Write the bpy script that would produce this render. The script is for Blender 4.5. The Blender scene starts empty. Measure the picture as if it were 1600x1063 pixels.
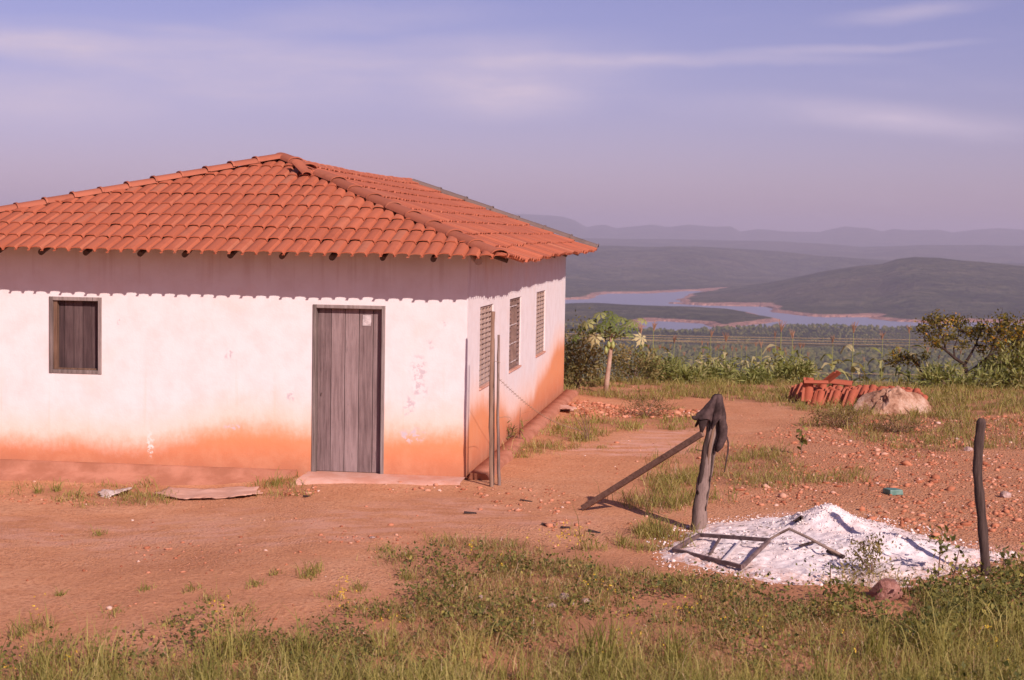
import bpy, bmesh, math, random
import numpy as np
from mathutils import Vector, Matrix
random.seed(7)
rng = np.random.default_rng(11)
S = bpy.context.scene
COL = S.collection
PI = math.pi

# ------------------------------------------------------------------ camera model (fitted to the photograph)
FPX, PITCH, ROLL, CAMH = 2611.2, .0623, .0164, 3.1216
cp, sp = math.cos(PITCH), math.sin(PITCH)
FW = np.array([0, cp, -sp]); _r = np.array([1., 0, 0]); _u = np.array([0, sp, cp])
CR = math.cos(ROLL)*_r + math.sin(ROLL)*_u
CU = -math.sin(ROLL)*_r + math.cos(ROLL)*_u
CAM = np.array([0, 0, CAMH])
def ray(px, py): return FW*FPX + CR*(px-800) + CU*(531.5-py)
def G(px, py, z=0.):
    d = ray(px, py); return CAM + d*((z-CAMH)/d[2])
def P(px, py, Y):
    d = ray(px, py); return CAM + d*(Y/d[1])
def Gpoly(pts, z=0.): return np.array([G(x, y, z)[:2] for x, y in pts])

# ------------------------------------------------------------------ numeric helpers
def ss(a, b, x):
    t = np.clip((np.asarray(x, float)-a)/(b-a), 0, 1); return t*t*(3-2*t)
def vnoise(x, y, seed=0):
    x = np.asarray(x, float); y = np.asarray(y, float)
    xi = np.floor(x).astype(np.int64); yi = np.floor(y).astype(np.int64)
    fx = x-xi; fy = y-yi; fx = fx*fx*(3-2*fx); fy = fy*fy*(3-2*fy)
    def h(a, b):
        n = (a*374761393 + b*668265263 + seed*982451653) & 0xffffffff
        n = ((n ^ (n >> 13))*1274126177) & 0xffffffff
        n = (n ^ (n >> 16)) & 0xffffffff
        return n/4294967295.0
    return (h(xi, yi)*(1-fx)+h(xi+1, yi)*fx)*(1-fy)+(h(xi, yi+1)*(1-fx)+h(xi+1, yi+1)*fx)*fy
def fbm(x, y, seed=0, oct=4):
    s = 0; a = .5; t = 0
    for o in range(oct):
        s = s+a*vnoise(np.asarray(x)*2**o, np.asarray(y)*2**o, seed+o*17); t += a; a *= .5
    return s/t
def inpoly(x, y, poly):
    c = np.zeros(np.shape(x), bool); n = len(poly)
    for i in range(n):
        x1, y1 = poly[i]; x2, y2 = poly[(i+1) % n]
        k = ((y1 > y) != (y2 > y)) & (x < (x2-x1)*(y-y1)/(y2-y1+1e-12)+x1)
        c ^= k
    return c
def sdpoly(x, y, poly):
    """distance to the outline, positive inside"""
    d = np.full(np.shape(x), 1e18); n = len(poly)
    for i in range(n):
        x1, y1 = poly[i]; x2, y2 = poly[(i+1) % n]
        ex, ey = x2-x1, y2-y1
        t = np.clip(((x-x1)*ex+(y-y1)*ey)/(ex*ex+ey*ey+1e-12), 0, 1)
        d = np.minimum(d, (x-x1-t*ex)**2+(y-y1-t*ey)**2)
    d = np.sqrt(d); return np.where(inpoly(x, y, poly), d, -d)

# ------------------------------------------------------------------ objects
def tag(o, label=None, cat=None, group=None, kind=None):
    if label: o['label'] = label
    if cat: o['category'] = cat
    if group: o['group'] = group
    if kind: o['kind'] = kind
    return o
def thing(name, label, cat, loc=(0, 0, 0), rotz=0., group=None):
    o = bpy.data.objects.new(name, None); COL.objects.link(o)
    o.location = loc; o.rotation_euler = (0, 0, rotz); o.empty_display_size = .1
    return tag(o, label, cat, group)
def np_mesh(name, V, F, mat, parent=None, smooth=False, attrs=None, loc=None):
    V = np.ascontiguousarray(V, dtype=np.float32); F = np.ascontiguousarray(F, dtype=np.int32)
    me = bpy.data.meshes.new(name); n, k = F.shape
    me.vertices.add(len(V)); me.vertices.foreach_set('co', V.ravel())
    me.loops.add(n*k); me.loops.foreach_set('vertex_index', F.ravel())
    me.polygons.add(n); me.polygons.foreach_set('loop_start', np.arange(0, n*k, k, dtype=np.int32))
    me.update(calc_edges=True); me.validate()
    if smooth: me.polygons.foreach_set('use_smooth', np.ones(n, bool))
    for an, av in (attrs or {}).items():
        a = me.attributes.new(an, 'FLOAT', 'POINT'); a.data.foreach_set('value', np.asarray(av, np.float32).ravel())
    me.materials.append(mat)
    o = bpy.data.objects.new(name, me); COL.objects.link(o); o.parent = parent
    if loc is not None: o.location = loc
    return o
class MB:
    def __init__(s): s.v = []; s.f = []
    def add(s, vs, fs):
        n = len(s.v); s.v += [tuple(map(float, q)) for q in vs]; s.f += [tuple(i+n for i in f) for f in fs]; return s
    def box(s, a, b, jit=0.):
        x0, y0, z0 = a; x1, y1, z1 = b
        v = [(x0, y0, z0), (x1, y0, z0), (x1, y1, z0), (x0, y1, z0), (x0, y0, z1), (x1, y0, z1), (x1, y1, z1), (x0, y1, z1)]
        if jit: v = [tuple(c+random.uniform(-jit, jit) for c in q) for q in v]
        return s.add(v, [(0, 3, 2, 1), (4, 5, 6, 7), (0, 1, 5, 4), (1, 2, 6, 5), (2, 3, 7, 6), (3, 0, 4, 7)])
    def bar(s, p, q, w, h, up=(0, 0, 1)):
        p = np.array(p, float); q = np.array(q, float); d = q-p; d /= np.linalg.norm(d)
        u = np.array(up, float); a = np.cross(d, u); a /= np.linalg.norm(a)+1e-9; b = np.cross(a, d)
        vs = [e+a*w/2*i+b*h/2*j for e in (p, q) for i, j in ((-1, -1), (1, -1), (1, 1), (-1, 1))]
        return s.add(vs, [(3, 2, 1, 0), (4, 5, 6, 7), (0, 1, 5, 4), (1, 2, 6, 5), (2, 3, 7, 6), (3, 0, 4, 7)])
    def tube(s, pts, rad, n=8, caps=True, rough=0., flat=1.):
        pts = [np.array(p, float) for p in pts]; m = len(pts)
        if not hasattr(rad, '__len__'): rad = [rad]*m
        vs = []; a = None
        for i, p in enumerate(pts):
            d = pts[min(i+1, m-1)]-pts[max(i-1, 0)]; d = d/(np.linalg.norm(d)+1e-9)
            if a is None:
                a = np.cross(d, (0, 0, 1.) if abs(d[2]) < .9 else (0, 1., 0))
            a = a-d*(a@d); a /= np.linalg.norm(a)+1e-9; b = np.cross(d, a)
            for k in range(n):
                t = 2*PI*k/n; rr = rad[i]*(1+random.uniform(-rough, rough))
                vs.append(p+(a*math.cos(t)+b*math.sin(t)*flat)*rr)
        fs = [(i*n+k, i*n+(k+1) % n, (i+1)*n+(k+1) % n, (i+1)*n+k) for i in range(m-1) for k in range(n)]
        if caps: fs += [tuple(range(n-1, -1, -1)), tuple((m-1)*n+k for k in range(n))]
        return s.add(vs, fs)
    def build(s, name, mat, parent=None, smooth=False, bevel=0., loc=None, angle=None):
        me = bpy.data.meshes.new(name); me.from_pydata(s.v, [], s.f); me.update()
        if smooth:
            me.polygons.foreach_set('use_smooth', [True]*len(me.polygons))
            if angle: me.set_sharp_from_angle(angle=angle)
        me.materials.append(mat)
        o = bpy.data.objects.new(name, me); COL.objects.link(o); o.parent = parent
        if loc is not None: o.location = loc
        if bevel:
            m = o.modifiers.new('bevel', 'BEVEL'); m.width = bevel; m.segments = 2; m.limit_method = 'ANGLE'
        return o
def dup(root, loc, rotz=0., scale=1., label=None, group=None):
    r = root.copy(); COL.objects.link(r); r.location = loc; r.rotation_euler = (0, 0, rotz)
    r.scale = (scale,)*3 if not hasattr(scale, '__len__') else scale
    if label: r['label'] = label
    if group: r['group'] = group
    for ch in list(root.children):
        c = ch.copy(); COL.objects.link(c); c.parent = r
        for g in ch.children:
            d = g.copy(); COL.objects.link(d); d.parent = c
    return r

# ------------------------------------------------------------------ materials
class N:
    def __init__(s, name):
        s.m = bpy.data.materials.new(name); s.m.use_nodes = True; s.t = s.m.node_tree; s.t.nodes.clear()
        s.out = s.t.nodes.new('ShaderNodeOutputMaterial')
    def n(s, kind, ins=None, **kw):
        x = s.t.nodes.new('ShaderNode'+kind)
        for k, v in kw.items(): setattr(x, k, v)
        for k, v in (ins or {}).items(): s.set(x.inputs[k], v)
        return x
    def set(s, sock, v):
        if isinstance(v, bpy.types.NodeSocket): s.t.links.new(v, sock)
        elif isinstance(v, bpy.types.Node): s.t.links.new(v.outputs[0], sock)
        else:
            if sock.type == 'RGBA' and hasattr(v, '__len__') and len(v) == 3: v = (*v, 1)
            sock.default_value = v
    def obj(s): return s.n('TexCoord').outputs['Object']
    def pos(s): return s.n('NewGeometry').outputs['Position']
    def island(s): return s.n('NewGeometry').outputs['Random Per Island']
    def attr(s, nm): return s.n('Attribute', attribute_name=nm).outputs['Fac']
    def xyz(s, v): return s.n('SeparateXYZ', {0: v}).outputs
    def scale(s, v, sc): return s.n('Mapping', {'Vector': v, 'Scale': sc}).outputs[0]
    def noise(s, v, sc, det=4., rough=.55): return s.n('TexNoise', {'Vector': v, 'Scale': sc, 'Detail': det, 'Roughness': rough}).outputs['Fac']
    def voro(s, v, sc, out='Distance'): return s.n('TexVoronoi', {'Vector': v, 'Scale': sc}).outputs[out]
    def math(s, op, a, b=0., c=None, clamp=False):
        x = s.n('Math', operation=op, use_clamp=clamp); s.set(x.inputs[0], a); s.set(x.inputs[1], b)
        if c is not None: s.set(x.inputs[2], c)
        return x.outputs[0]
    def rng(s, v, a, b, c=0., d=1.):
        return s.n('MapRange', {'Value': v, 'From Min': a, 'From Max': b, 'To Min': c, 'To Max': d}, interpolation_type='SMOOTHSTEP').outputs[0]
    def mix(s, f, a, b, mode='MIX'):
        x = s.n('Mix', data_type='RGBA', blend_type=mode); s.set(x.inputs[0], f); s.set(x.inputs[6], a); s.set(x.inputs[7], b); return x.outputs[2]
    def ramp(s, f, stops):
        x = s.n('ValToRGB', {0: f}); cr = x.color_ramp
        while len(cr.elements) < len(stops): cr.elements.new(.5)
        for e, (p, c) in zip(cr.elements, stops): e.position = p; e.color = (*c, 1)
        return x.outputs[0]
    def bump(s, h, st, dist=.01): return s.n('Bump', {'Height': h, 'Strength': st, 'Distance': dist}).outputs[0]
    def done(s, col, rough=.9, nrm=None, trans=0., spec=.25, transcol=None):
        p = s.n('BsdfPrincipled', {'Base Color': col, 'Roughness': rough, 'Specular IOR Level': spec})
        if nrm is not None: s.set(p.inputs['Normal'], nrm)
        sh = p.outputs[0]
        if trans:
            t = s.n('BsdfTranslucent', {'Color': transcol if transcol is not None else col})
            sh = s.n('MixShader', {0: trans, 1: sh, 2: t.outputs[0]}).outputs[0]
        s.t.links.new(sh, s.out.inputs['Surface']); return s.m

def m_soil():
    q = N('red_soil'); p = q.pos()
    big = q.noise(p, .45, 5.); mid = q.noise(p, 2.2, 5., .62); fine = q.noise(p, 22., 4., .7); spk = q.noise(p, 70., 2., .6)
    col = q.ramp(q.math('ADD', q.math('MULTIPLY', big, .55), q.math('MULTIPLY', mid, .45)),
                 [(.30, (.46, .195, .092)), (.5, (.58, .268, .132)), (.68, (.64, .335, .188))])
    col = q.mix(q.rng(fine, .46, .66, 0, .75), col, (.35, .135, .062))
    col = q.mix(q.rng(spk, .56, .70, 0, .75), col, (.66, .33, .21))
    vc = q.voro(p, 30., 'Color'); vd = q.voro(p, 30., 'Distance')
    stone = q.ramp(q.xyz(vc)[0], [(0, (.56, .24, .12)), (.5, (.48, .17, .08)), (1, (.66, .38, .26))])
    gr = q.attr('gravel')
    col = q.mix(q.math('MULTIPLY', gr, q.rng(vd, .5, .25)), col, stone)
    col = q.mix(q.math('MULTIPLY', q.attr('dust'), q.rng(q.noise(q.scale(p, (1, 2.2, 1)), 1.7, 5., .65), .40, .62)), col, (.64, .34, .24))
    col = q.mix(q.math('MULTIPLY', q.attr('humus'), .75), col, q.mix(mid, (.34, .17, .085), (.44, .19, .10)))
    hb = q.math('ADD', q.math('MULTIPLY', fine, .6), q.math('MULTIPLY', q.math('MULTIPLY', q.rng(vd, .55, .1), gr), .9))
    hb = q.math('ADD', hb, q.math('MULTIPLY', mid, .5))
    return q.done(col, .95, q.bump(hb, .75, .05), spec=.1)
def m_limewash():
    q = N('limewash'); p = q.obj(); x, y, z = q.xyz(p)
    al = q.math('SUBTRACT', y, x)
    lo = q.noise(q.n('CombineXYZ', {0: al, 1: 0., 2: q.math('MULTIPLY', z, .3)}).outputs[0], .55, 3.)
    fin = q.noise(p, 3.5, 6., .65)
    base = q.mix(q.rng(fin, .35, .75), (.70, .645, .63), (.645, .57, .545))
    pat = q.noise(p, 1.1, 5., .6)
    base = q.mix(q.rng(pat, .52, .75, 0, .6), base, (.69, .55, .49))
    st = q.noise(q.scale(p, (9., 9., .35)), 1., 4., .6)
    base = q.mix(q.math('MULTIPLY', q.rng(st, .56, .72), q.rng(z, 1.7, .5, 0, .55)), base, (.70, .48, .38))
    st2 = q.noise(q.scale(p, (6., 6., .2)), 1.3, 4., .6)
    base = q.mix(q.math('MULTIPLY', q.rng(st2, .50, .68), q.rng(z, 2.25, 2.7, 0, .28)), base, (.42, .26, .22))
    hb = q.math('ADD', q.math('ADD', q.math('MULTIPLY', lo, .38), .17), q.math('MULTIPLY', fin, .22)); hb = q.math('ADD', hb, q.math('MULTIPLY', q.noise(q.scale(p, (1., 1., .6)), 15., 4., .75), .20)); hb = q.math('SUBTRACT', hb, .045)
    hb = q.math('ADD', hb, q.rng(x, -1.3, -.2, 0., .06)); hb = q.math('ADD', hb, q.math('MULTIPLY', q.rng(y, .1, .4), q.rng(y, 3.2, .8, 0., .28)))
    hb = q.math('ADD', hb, q.rng(al, 7.8, 11.4, 0., .45))
    hb = q.math('SUBTRACT', hb, q.math('MULTIPLY', q.math('MULTIPLY', q.rng(al, 3., 4.4), q.rng(al, 8., 7.)), .22))
    d = q.math('SUBTRACT', z, hb)
    dirt = q.ramp(q.rng(z, 0., .6), [(0., (.44, .165, .085)), (.35, (.55, .195, .09)), (1., (.66, .255, .11))])
    dirt = q.mix(q.rng(fin, .4, .7, 0, .35), dirt, (.62, .30, .17))
    halo = q.mix(q.rng(d, .62, -.05, 0, .72), base, (.78, .50, .36))
    col = q.mix(q.rng(d, .20, -.16, 0, .97), halo, dirt)
    # flaked spots in the lime, each at its own place on the wall
    ns = q.noise(p, 13., 4., .7)
    for (cx, cz, rx, rz, pale) in ((-3.12, 1.52, .08, .10, 0), (-.62, 1.40, .14, .20, 0), (-.60, 1.15, .12, .14, 0), (-.74, .92, .10, .16, 0), (-.46, 1.75, .09, .10, 0), (-4.18, .33, .07, .20, 1), (-3.05, .58, .15, .05, 0), (-.7, .55, .2, .12, 0), (-4.6, 1.9, .05, .06, 0), (-2.3, 1.0, .06, .09, 0), (-.3, 2.0, .05, .05, 0)):
        a = q.math('MULTIPLY', q.math('SUBTRACT', x, cx), 1/rx); b = q.math('MULTIPLY', q.math('SUBTRACT', z, cz), 1/rz)
        r = q.math('ADD', q.math('MULTIPLY', a, a), q.math('MULTIPLY', b, b))
        k = q.math('MULTIPLY', q.rng(r, 1.2, .2), q.rng(q.math('SUBTRACT', ns, q.math('MULTIPLY', r, .05)), .47, .56))
        k = q.math('MULTIPLY', k, q.rng(y, .02, .0))
        col = q.mix(k, col, {0: (.52, .45, .46), 1: (.74, .62, .56), 2: (.60, .40, .31)}[pale])
    h = q.math('ADD', q.math('ADD', q.math('MULTIPLY', fin, .5), q.math('MULTIPLY', pat, 1.5)), q.math('MULTIPLY', q.noise(p, 40., 3.), .2))
    return q.done(col, .92, q.bump(h, .35, .02), spec=.15)
def m_tile(name, base, mossy=0.):
    q = N(name); p = q.obj(); i = q.island()
    b = np.array(base)
    col = q.ramp(i, [(0, tuple(b*.88)), (.45, tuple(b)), (.85, tuple(b*np.array([1.06, 1.1, 1.12]))), (1, tuple(b*np.array([1.0, 1.25, 1.4])))])
    n1 = q.noise(p, 5., 5., .65); n2 = q.noise(p, 45., 3., .7)
    col = q.mix(q.rng(n1, .5, .78, 0, .5), col, tuple(b*np.array([.68, .62, .6])))
    col = q.mix(q.rng(n2, .55, .8, 0, .35), col, tuple(b*np.array([1.1, 1.6, 1.9])))
    if mossy: col = q.mix(q.rng(q.noise(p, 3., 5., .7), .50, .68, 0, mossy), col, (.10, .075, .06))
    return q.done(col, .82, q.bump(q.math('ADD', n2, n1), .25, .01), spec=.3)
def m_wood(name, a, b, c, axis=2, grain=1.):
    q = N(name); p = q.obj(); sc = [14., 14., 14.]; sc[axis] = .9
    g = q.noise(q.scale(p, tuple(sc)), 2.2*grain, 6., .68); k = q.noise(p, 2.5, 4.)
    w = q.math('ADD', q.math('MULTIPLY', q.island(), .25), q.math('ADD', q.math('MULTIPLY', g, .6), q.math('MULTIPLY', k, .2)))
    col = q.ramp(w, [(.36, a), (.52, b), (.68, c)])
    col = q.mix(q.rng(g, .60, .70, 0, .6), col, tuple(np.array(a)*.55))
    return q.done(col, .88, q.bump(g, .55, .01), spec=.2)
def m_plain(name, a, b, sc=6., rough=.85, bump=.3, spec=.25, metal=0.):
    q = N(name); p = q.obj(); n = q.noise(p, sc, 5., .65); n2 = q.noise(p, sc*7, 3.)
    col = q.mix(q.rng(n, .35, .68), a, b)
    return q.done(col, rough, q.bump(q.math('ADD', n, q.math('MULTIPLY', n2, .4)), bump, .01), spec=spec)
def m_leaf(name, stops, trans=.35, rough=.6, attr='rnd'):
    q = N(name); r = q.attr(attr); col = q.ramp(r, stops)
    tr = q.mix(1., col, (1.25, 1.2, .55), 'MULTIPLY')
    return q.done(col, rough, trans=trans, transcol=tr, spec=.2)
def m_hill(name):
    q = N(name); p = q.pos(); z = q.xyz(p)[2]
    n1 = q.noise(p, .004, 6., .65); n2 = q.noise(p, .03, 5., .7); n3 = q.noise(p, .0011, 4.)
    w = q.math('ADD', q.math('MULTIPLY', n1, .5), q.math('MULTIPLY', n2, .5))
    col = q.ramp(w, [(.36, (.018, .025, .009)), (.5, (.072, .074, .030)), (.62, (.17, .145, .075))])
    col = q.mix(q.rng(n3, .52, .7, 0, .5), col, (.13, .095, .06))
    bare = q.math('ADD', z, q.math('MULTIPLY', n2, 3.))
    col = q.mix(q.rng(bare, BANKZ+.9, BANKZ-.6), col, q.mix(n2, (.44, .21, .14), (.58, .32, .24)))
    return q.done(col, 1., q.bump(q.math('ADD', q.math('MULTIPLY', n2, 1.5), q.math('MULTIPLY', n1, 5.)), 1., 30.), spec=0.)
ZL = -180.; BANKZ = ZL+7.

MAT = {}
MAT['soil'] = m_soil(); MAT['lime'] = m_limewash()
MAT['tile'] = m_tile('clay_tile', (.43, .118, .056)); MAT['cap'] = m_tile('clay_cap', (.36, .11, .058)); MAT['oldcap'] = m_tile('weathered_cap', (.17, .115, .095), .6)
MAT['stack'] = m_tile('stacked_clay', (.34, .082, .040))
MAT['door'] = m_wood('door_wood', (.10, .066, .064), (.195, .135, .128), (.29, .21, .20))
MAT['shut'] = m_wood('shutter_wood', (.035, .022, .022), (.07, .043, .042), (.12, .08, .075))
MAT['frame'] = m_wood('frame_wood', (.10, .074, .066), (.19, .145, .13), (.30, .24, .22))
MAT['log'] = m_wood('rafter_wood', (.035, .022, .018), (.08, .05, .038), (.13, .09, .07), 1)
MAT['litlog'] = m_wood('sunlit_rafter_wood', (.22, .15, .12), (.34, .25, .21), (.45, .36, .31), 1)  # rafter wood again, paled to paint sunlight on the corner end
MAT['post'] = m_wood('post_wood', (.075, .040, .025), (.17, .098, .064), (.28, .175, .12))
MAT['gpost'] = m_wood('grey_post_wood', (.04, .024, .019), (.125, .078, .062), (.25, .175, .145))
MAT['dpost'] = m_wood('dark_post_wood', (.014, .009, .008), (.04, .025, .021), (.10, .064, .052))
MAT['prop'] = m_wood('prop_wood', (.11, .06, .042), (.22, .13, .09), (.33, .21, .155), 0)
MAT['plinth'] = m_plain('dirty_plinth', (.34, .135, .078), (.46, .20, .125), 2.5, .95, .6, .1)
MAT['conc'] = m_plain('dusty_concrete', (.52, .25, .17), (.60, .36, .28), 2.2, .95, .5, .1)
MAT['louv'] = m_plain('louvre_paint', (.31, .215, .17), (.40, .29, .235), 4., .6, .1, .4)
MAT['louv2'] = m_plain('rusty_louvre_paint', (.17, .105, .085), (.25, .155, .125), 6., .6, .2, .4)
MAT['bar'] = m_plain('window_bar_paint', (.55, .47, .45), (.62, .55, .52), 6., .5, .1, .4)
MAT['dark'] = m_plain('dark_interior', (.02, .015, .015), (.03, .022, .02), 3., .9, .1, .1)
MAT['paper'] = m_plain('faded_paper', (.38, .32, .31), (.58, .50, .48), 18., .9, .1, .1)
MAT['wire'] = m_plain('old_wire', (.30, .20, .13), (.40, .28, .18), 9., .6, .1, .4)
MAT['cable'] = m_plain('aluminium_cable', (.30, .21, .11), (.38, .27, .15), 2., .5, .0, .5)
MAT['cloth'] = m_plain('dark_cloth', (.032, .020, .018), (.105, .066, .060), 7., .95, .4, .1)
MAT['rust'] = m_plain('rusty_metal', (.10, .062, .055), (.20, .13, .115), 10., .7, .3, .4)
MAT['stick'] = m_wood('stick_wood', (.12, .075, .055), (.25, .17, .13), (.36, .27, .22), 0)
MAT['card'] = m_plain('dirty_cardboard', (.50, .27, .19), (.60, .36, .27), 3., .95, .3, .1)
MAT['rag'] = m_plain('white_sheeting', (.40, .28, .23), (.60, .50, .45), 9., .9, .5, .1)
MAT['green'] = m_plain('green_plastic', (.08, .17, .13), (.16, .26, .21), 9., .6, .2, .4)
def m_sand():
    q = N('white_sand'); p = q.pos(); n = q.noise(p, 2.6, 5., .6); f = q.noise(p, 28., 4., .7); v = q.voro(q.n('VectorMath', {0: p, 1: q.n('TexNoise', {'Vector': p, 'Scale': 9.}).outputs['Color']}, operation='ADD').outputs[0], 10.)
    col = q.mix(q.rng(n, .38, .66), (.80, .70, .66), (.70, .57, .52))
    col = q.mix(q.rng(f, .60, .74, 0, .6), col, (.58, .46, .42))
    col = q.mix(q.math('MULTIPLY', q.rng(v, .20, .07), q.rng(n, .42, .56)), col, (.20, .14, .13))
    col = q.mix(q.math('MULTIPLY', q.attr('edge'), q.rng(f, .40, .62)), col, (.56, .30, .20))
    return q.done(col, .95, q.bump(f, .35, .03), spec=.1)
MAT['sand'] = m_sand()
def m_rock(name, a, b, c, sc=3.):
    q = N(name); p = q.obj(); n = q.noise(p, sc, 6., .7); m = q.noise(p, sc*6, 4., .7)
    col = q.ramp(q.math('ADD', q.math('MULTIPLY', n, .7), q.math('MULTIPLY', m, .3)), [(.38, a), (.5, b), (.60, c)])
    return q.done(col, .9, q.bump(q.math('ADD', n, q.math('MULTIPLY', m, .5)), .9, .04), spec=.2)
MAT['boulder'] = m_rock('boulder_stone', (.20, .09, .05), (.39, .22, .14), (.50, .34, .25))
MAT['clod'] = m_rock('red_clod', (.15, .065, .045), (.27, .12, .09), (.37, .19, .15), 5.)
MAT['stone'] = m_rock('pale_stone', (.30, .18, .14), (.44, .29, .24), (.56, .41, .36), 9.)
MAT['ostone'] = m_rock('orange_stone', (.42, .16, .08), (.54, .23, .13), (.62, .33, .22), 9.)
def m_pebble():
    q = N('pebble_stone'); r = q.attr('rnd')
    col = q.ramp(r, [(0, (.28, .09, .045)), (.4, (.44, .165, .085)), (.8, (.52, .225, .13)), (.96, (.56, .30, .20)), (1, (.62, .45, .37))])
    return q.done(col, .9, spec=.2)
MAT['pebble'] = m_pebble()
MAT['grass'] = m_leaf('grass_blade', [(0, (.14, .14, .036)), (.35, (.29, .265, .07)), (.65, (.43, .36, .115)), (.85, (.54, .41, .18)), (1, (.62, .47, .28))], .42)
MAT['dry'] = m_leaf('dry_grass_blade', [(0, (.15, .13, .04)), (.3, (.28, .22, .075)), (.6, (.40, .27, .13)), (.85, (.50, .34, .20)), (1, (.62, .46, .33))])
MAT['weed'] = m_leaf('weed_leaf', [(0, (.06, .07, .02)), (.45, (.14, .14, .04)), (.8, (.26, .23, .06)), (1, (.42, .35, .09))])
MAT['petal'] = m_leaf('yellow_petal', [(0, (.62, .40, .03)), (1, (.75, .52, .06))], .2)
MAT['bush'] = m_leaf('bush_leaf', [(0, (.08, .08, .028)), (.4, (.20, .165, .06)), (.75, (.34, .26, .10)), (1, (.46, .34, .16))])
MAT['scrub'] = m_leaf('dry_scrub_leaf', [(0, (.10, .065, .03)), (.4, (.19, .13, .055)), (.75, (.28, .18, .09)), (1, (.34, .26, .13))])
MAT['treeleaf'] = m_leaf('yellowing_leaf', [(0, (.045, .045, .012)), (.35, (.11, .095, .022)), (.7, (.22, .165, .03)), (.92, (.38, .28, .035)), (1, (.55, .25, .03))])
MAT['maize'] = m_leaf('maize_leaf', [(0, (.13, .15, .035)), (.5, (.26, .27, .08)), (.85, (.40, .37, .15)), (1, (.55, .44, .26))])
MAT['tassel'] = m_leaf('maize_tassel', [(0, (.30, .15, .09)), (1, (.42, .24, .15))], .2)
MAT['papleaf'] = m_leaf('papaya_leaf', [(0, (.06, .085, .018)), (.5, (.14, .17, .04)), (.8, (.32, .32, .12)), (1, (.52, .46, .24))], .3)
MAT['paptrunk'] = m_plain('papaya_bark', (.32, .20, .14), (.44, .30, .22), 9., .9, .3, .1)
MAT['fruit'] = m_plain('papaya_skin', (.20, .23, .06), (.32, .33, .11), 12., .5, .1, .4)
MAT['bark'] = m_plain('dark_bark', (.035, .022, .018), (.075, .048, .036), 14., .95, .6, .1)
MAT['twig'] = m_plain('dry_twig', (.15, .085, .06), (.24, .15, .11), 9., .9, .3, .1)
MAT['forest'] = m_leaf('forest_crown', [(0, (.045, .052, .012)), (.5, (.082, .086, .020)), (.85, (.115, .108, .028)), (1, (.15, .125, .038))], .0, 1.)
MAT['hill'] = m_hill('forested_hill')
def m_water():
    q = N('lake_water'); p = q.pos()
    n = q.noise(q.scale(p, (.02, .06, .02)), 1., 4.)
    return q.done((.24, .245, .30), .5, q.bump(n, .6, 2.), spec=.35)
MAT['water'] = m_water()

# ------------------------------------------------------------------ ground
def drop(y):
    d = np.maximum(0, np.asarray(y, float)-35.3)
    return np.where(d < 6, .030*d*d, .030*36+.36*(d-6))
def gz(x, y):
    x = np.asarray(x, float); y = np.asarray(y, float)
    z = -.16*ss(-1.6, -4.6, x)*(1-ss(20.6, 22.0, y+.13*x))
    z = z+(fbm(x*.5, y*.5, 3)-.5)*.06*ss(9, 12, np.hypot(x+2.4, y-23))*1 + (fbm(x*2.3, y*2.3, 9, 3)-.5)*.025
    return z-drop(y)
def axis(segs):
    out = []
    for a, b, st in segs: out += list(np.arange(a, b-1e-6, st))
    return np.array(out+[segs[-1][1]])
GX = axis([(-90, -30, 10), (-30, -12, 2), (-12, -7, .4), (-7, 9, .085), (9, 15, .2), (15, 30, 1.5), (30, 90, 10)])
GY = axis([(-40, 0, 8), (0, 9, .8), (9, 24, .085), (24, 40, .14), (40, 62, .8)])
PATCH = {k: Gpoly(v) for k, v in {
    'fore': [(-500, 1010), (0, 985), (60, 975), (200, 985), (300, 950), (420, 975), (560, 950), (650, 915), (590, 878), (660, 845), (790, 842), (900, 858), (1000, 872), (1060, 885), (1200, 915), (1350, 932), (1420, 930), (1500, 905), (1600, 885), (2100, 880), (2500, 1400), (-900, 1400)],
    'mid1': [(940, 835), (1000, 825), (1050, 840), (1030, 858), (950, 858)],
    'mid2': [(975, 775), (1010, 755), (1075, 745), (1080, 790), (1030, 798)],
    'mid3': [(1050, 722), (1130, 700), (1200, 698), (1240, 728), (1330, 742), (1320, 757), (1230, 752), (1160, 770), (1120, 762), (1060, 745)],
    'mid4': [(855, 675), (885, 655), (960, 652), (1080, 650), (1070, 668), (960, 672), (930, 688), (870, 690)],
    'back': [(880, 612), (930, 620), (1000, 628), (1100, 622), (1190, 628), (1300, 650), (1500, 655), (1700, 640), (1700, 600), (880, 596)],
    'rock': [(1290, 650), (1360, 655), (1500, 660), (1510, 690), (1440, 712), (1370, 695), (1290, 672)],
    'side': [(780, 705), (800, 685), (880, 690), (870, 702), (800, 712)],
    'base': [(130, 758), (180, 738), (240, 742), (250, 765), (140, 768)],
    'base2': [(395, 765), (410, 742), (440, 742), (480, 765)],
    'base3': [(40, 752), (60, 742), (120, 748), (110, 756)],
    'heap': [(1300, 905), (1420, 895), (1520, 890), (1600, 895), (1600, 930), (1300, 935)],
    'rgt': [(1420, 665), (1600, 655), (1640, 700), (1500, 700)]}.items()}
X2, Y2 = np.meshgrid(GX, GY)
Z2 = gz(X2, Y2)
nse = fbm(X2*1.3, Y2*1.3, 21)
hum = np.zeros_like(X2)
for k, pl in PATCH.items():
    hum = np.maximum(hum, ss(-.25, .25, sdpoly(X2, Y2, pl)+(nse-.5)*.9)*(1. if k != 'heap' else .3))
hum *= ss(.30, .55, nse+.12)
grv = ss(-.6, .6, sdpoly(X2, Y2, Gpoly([(1120, 700), (1300, 655), (1800, 650), (1900, 890), (1480, 870), (1330, 800), (1150, 790)]))+(nse-.5)*2)
grv = np.maximum(grv, .65*ss(-.3, .5, sdpoly(X2, Y2, Gpoly([(880, 622), (1000, 640), (1100, 640), (1080, 655), (900, 650)]))))
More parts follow.
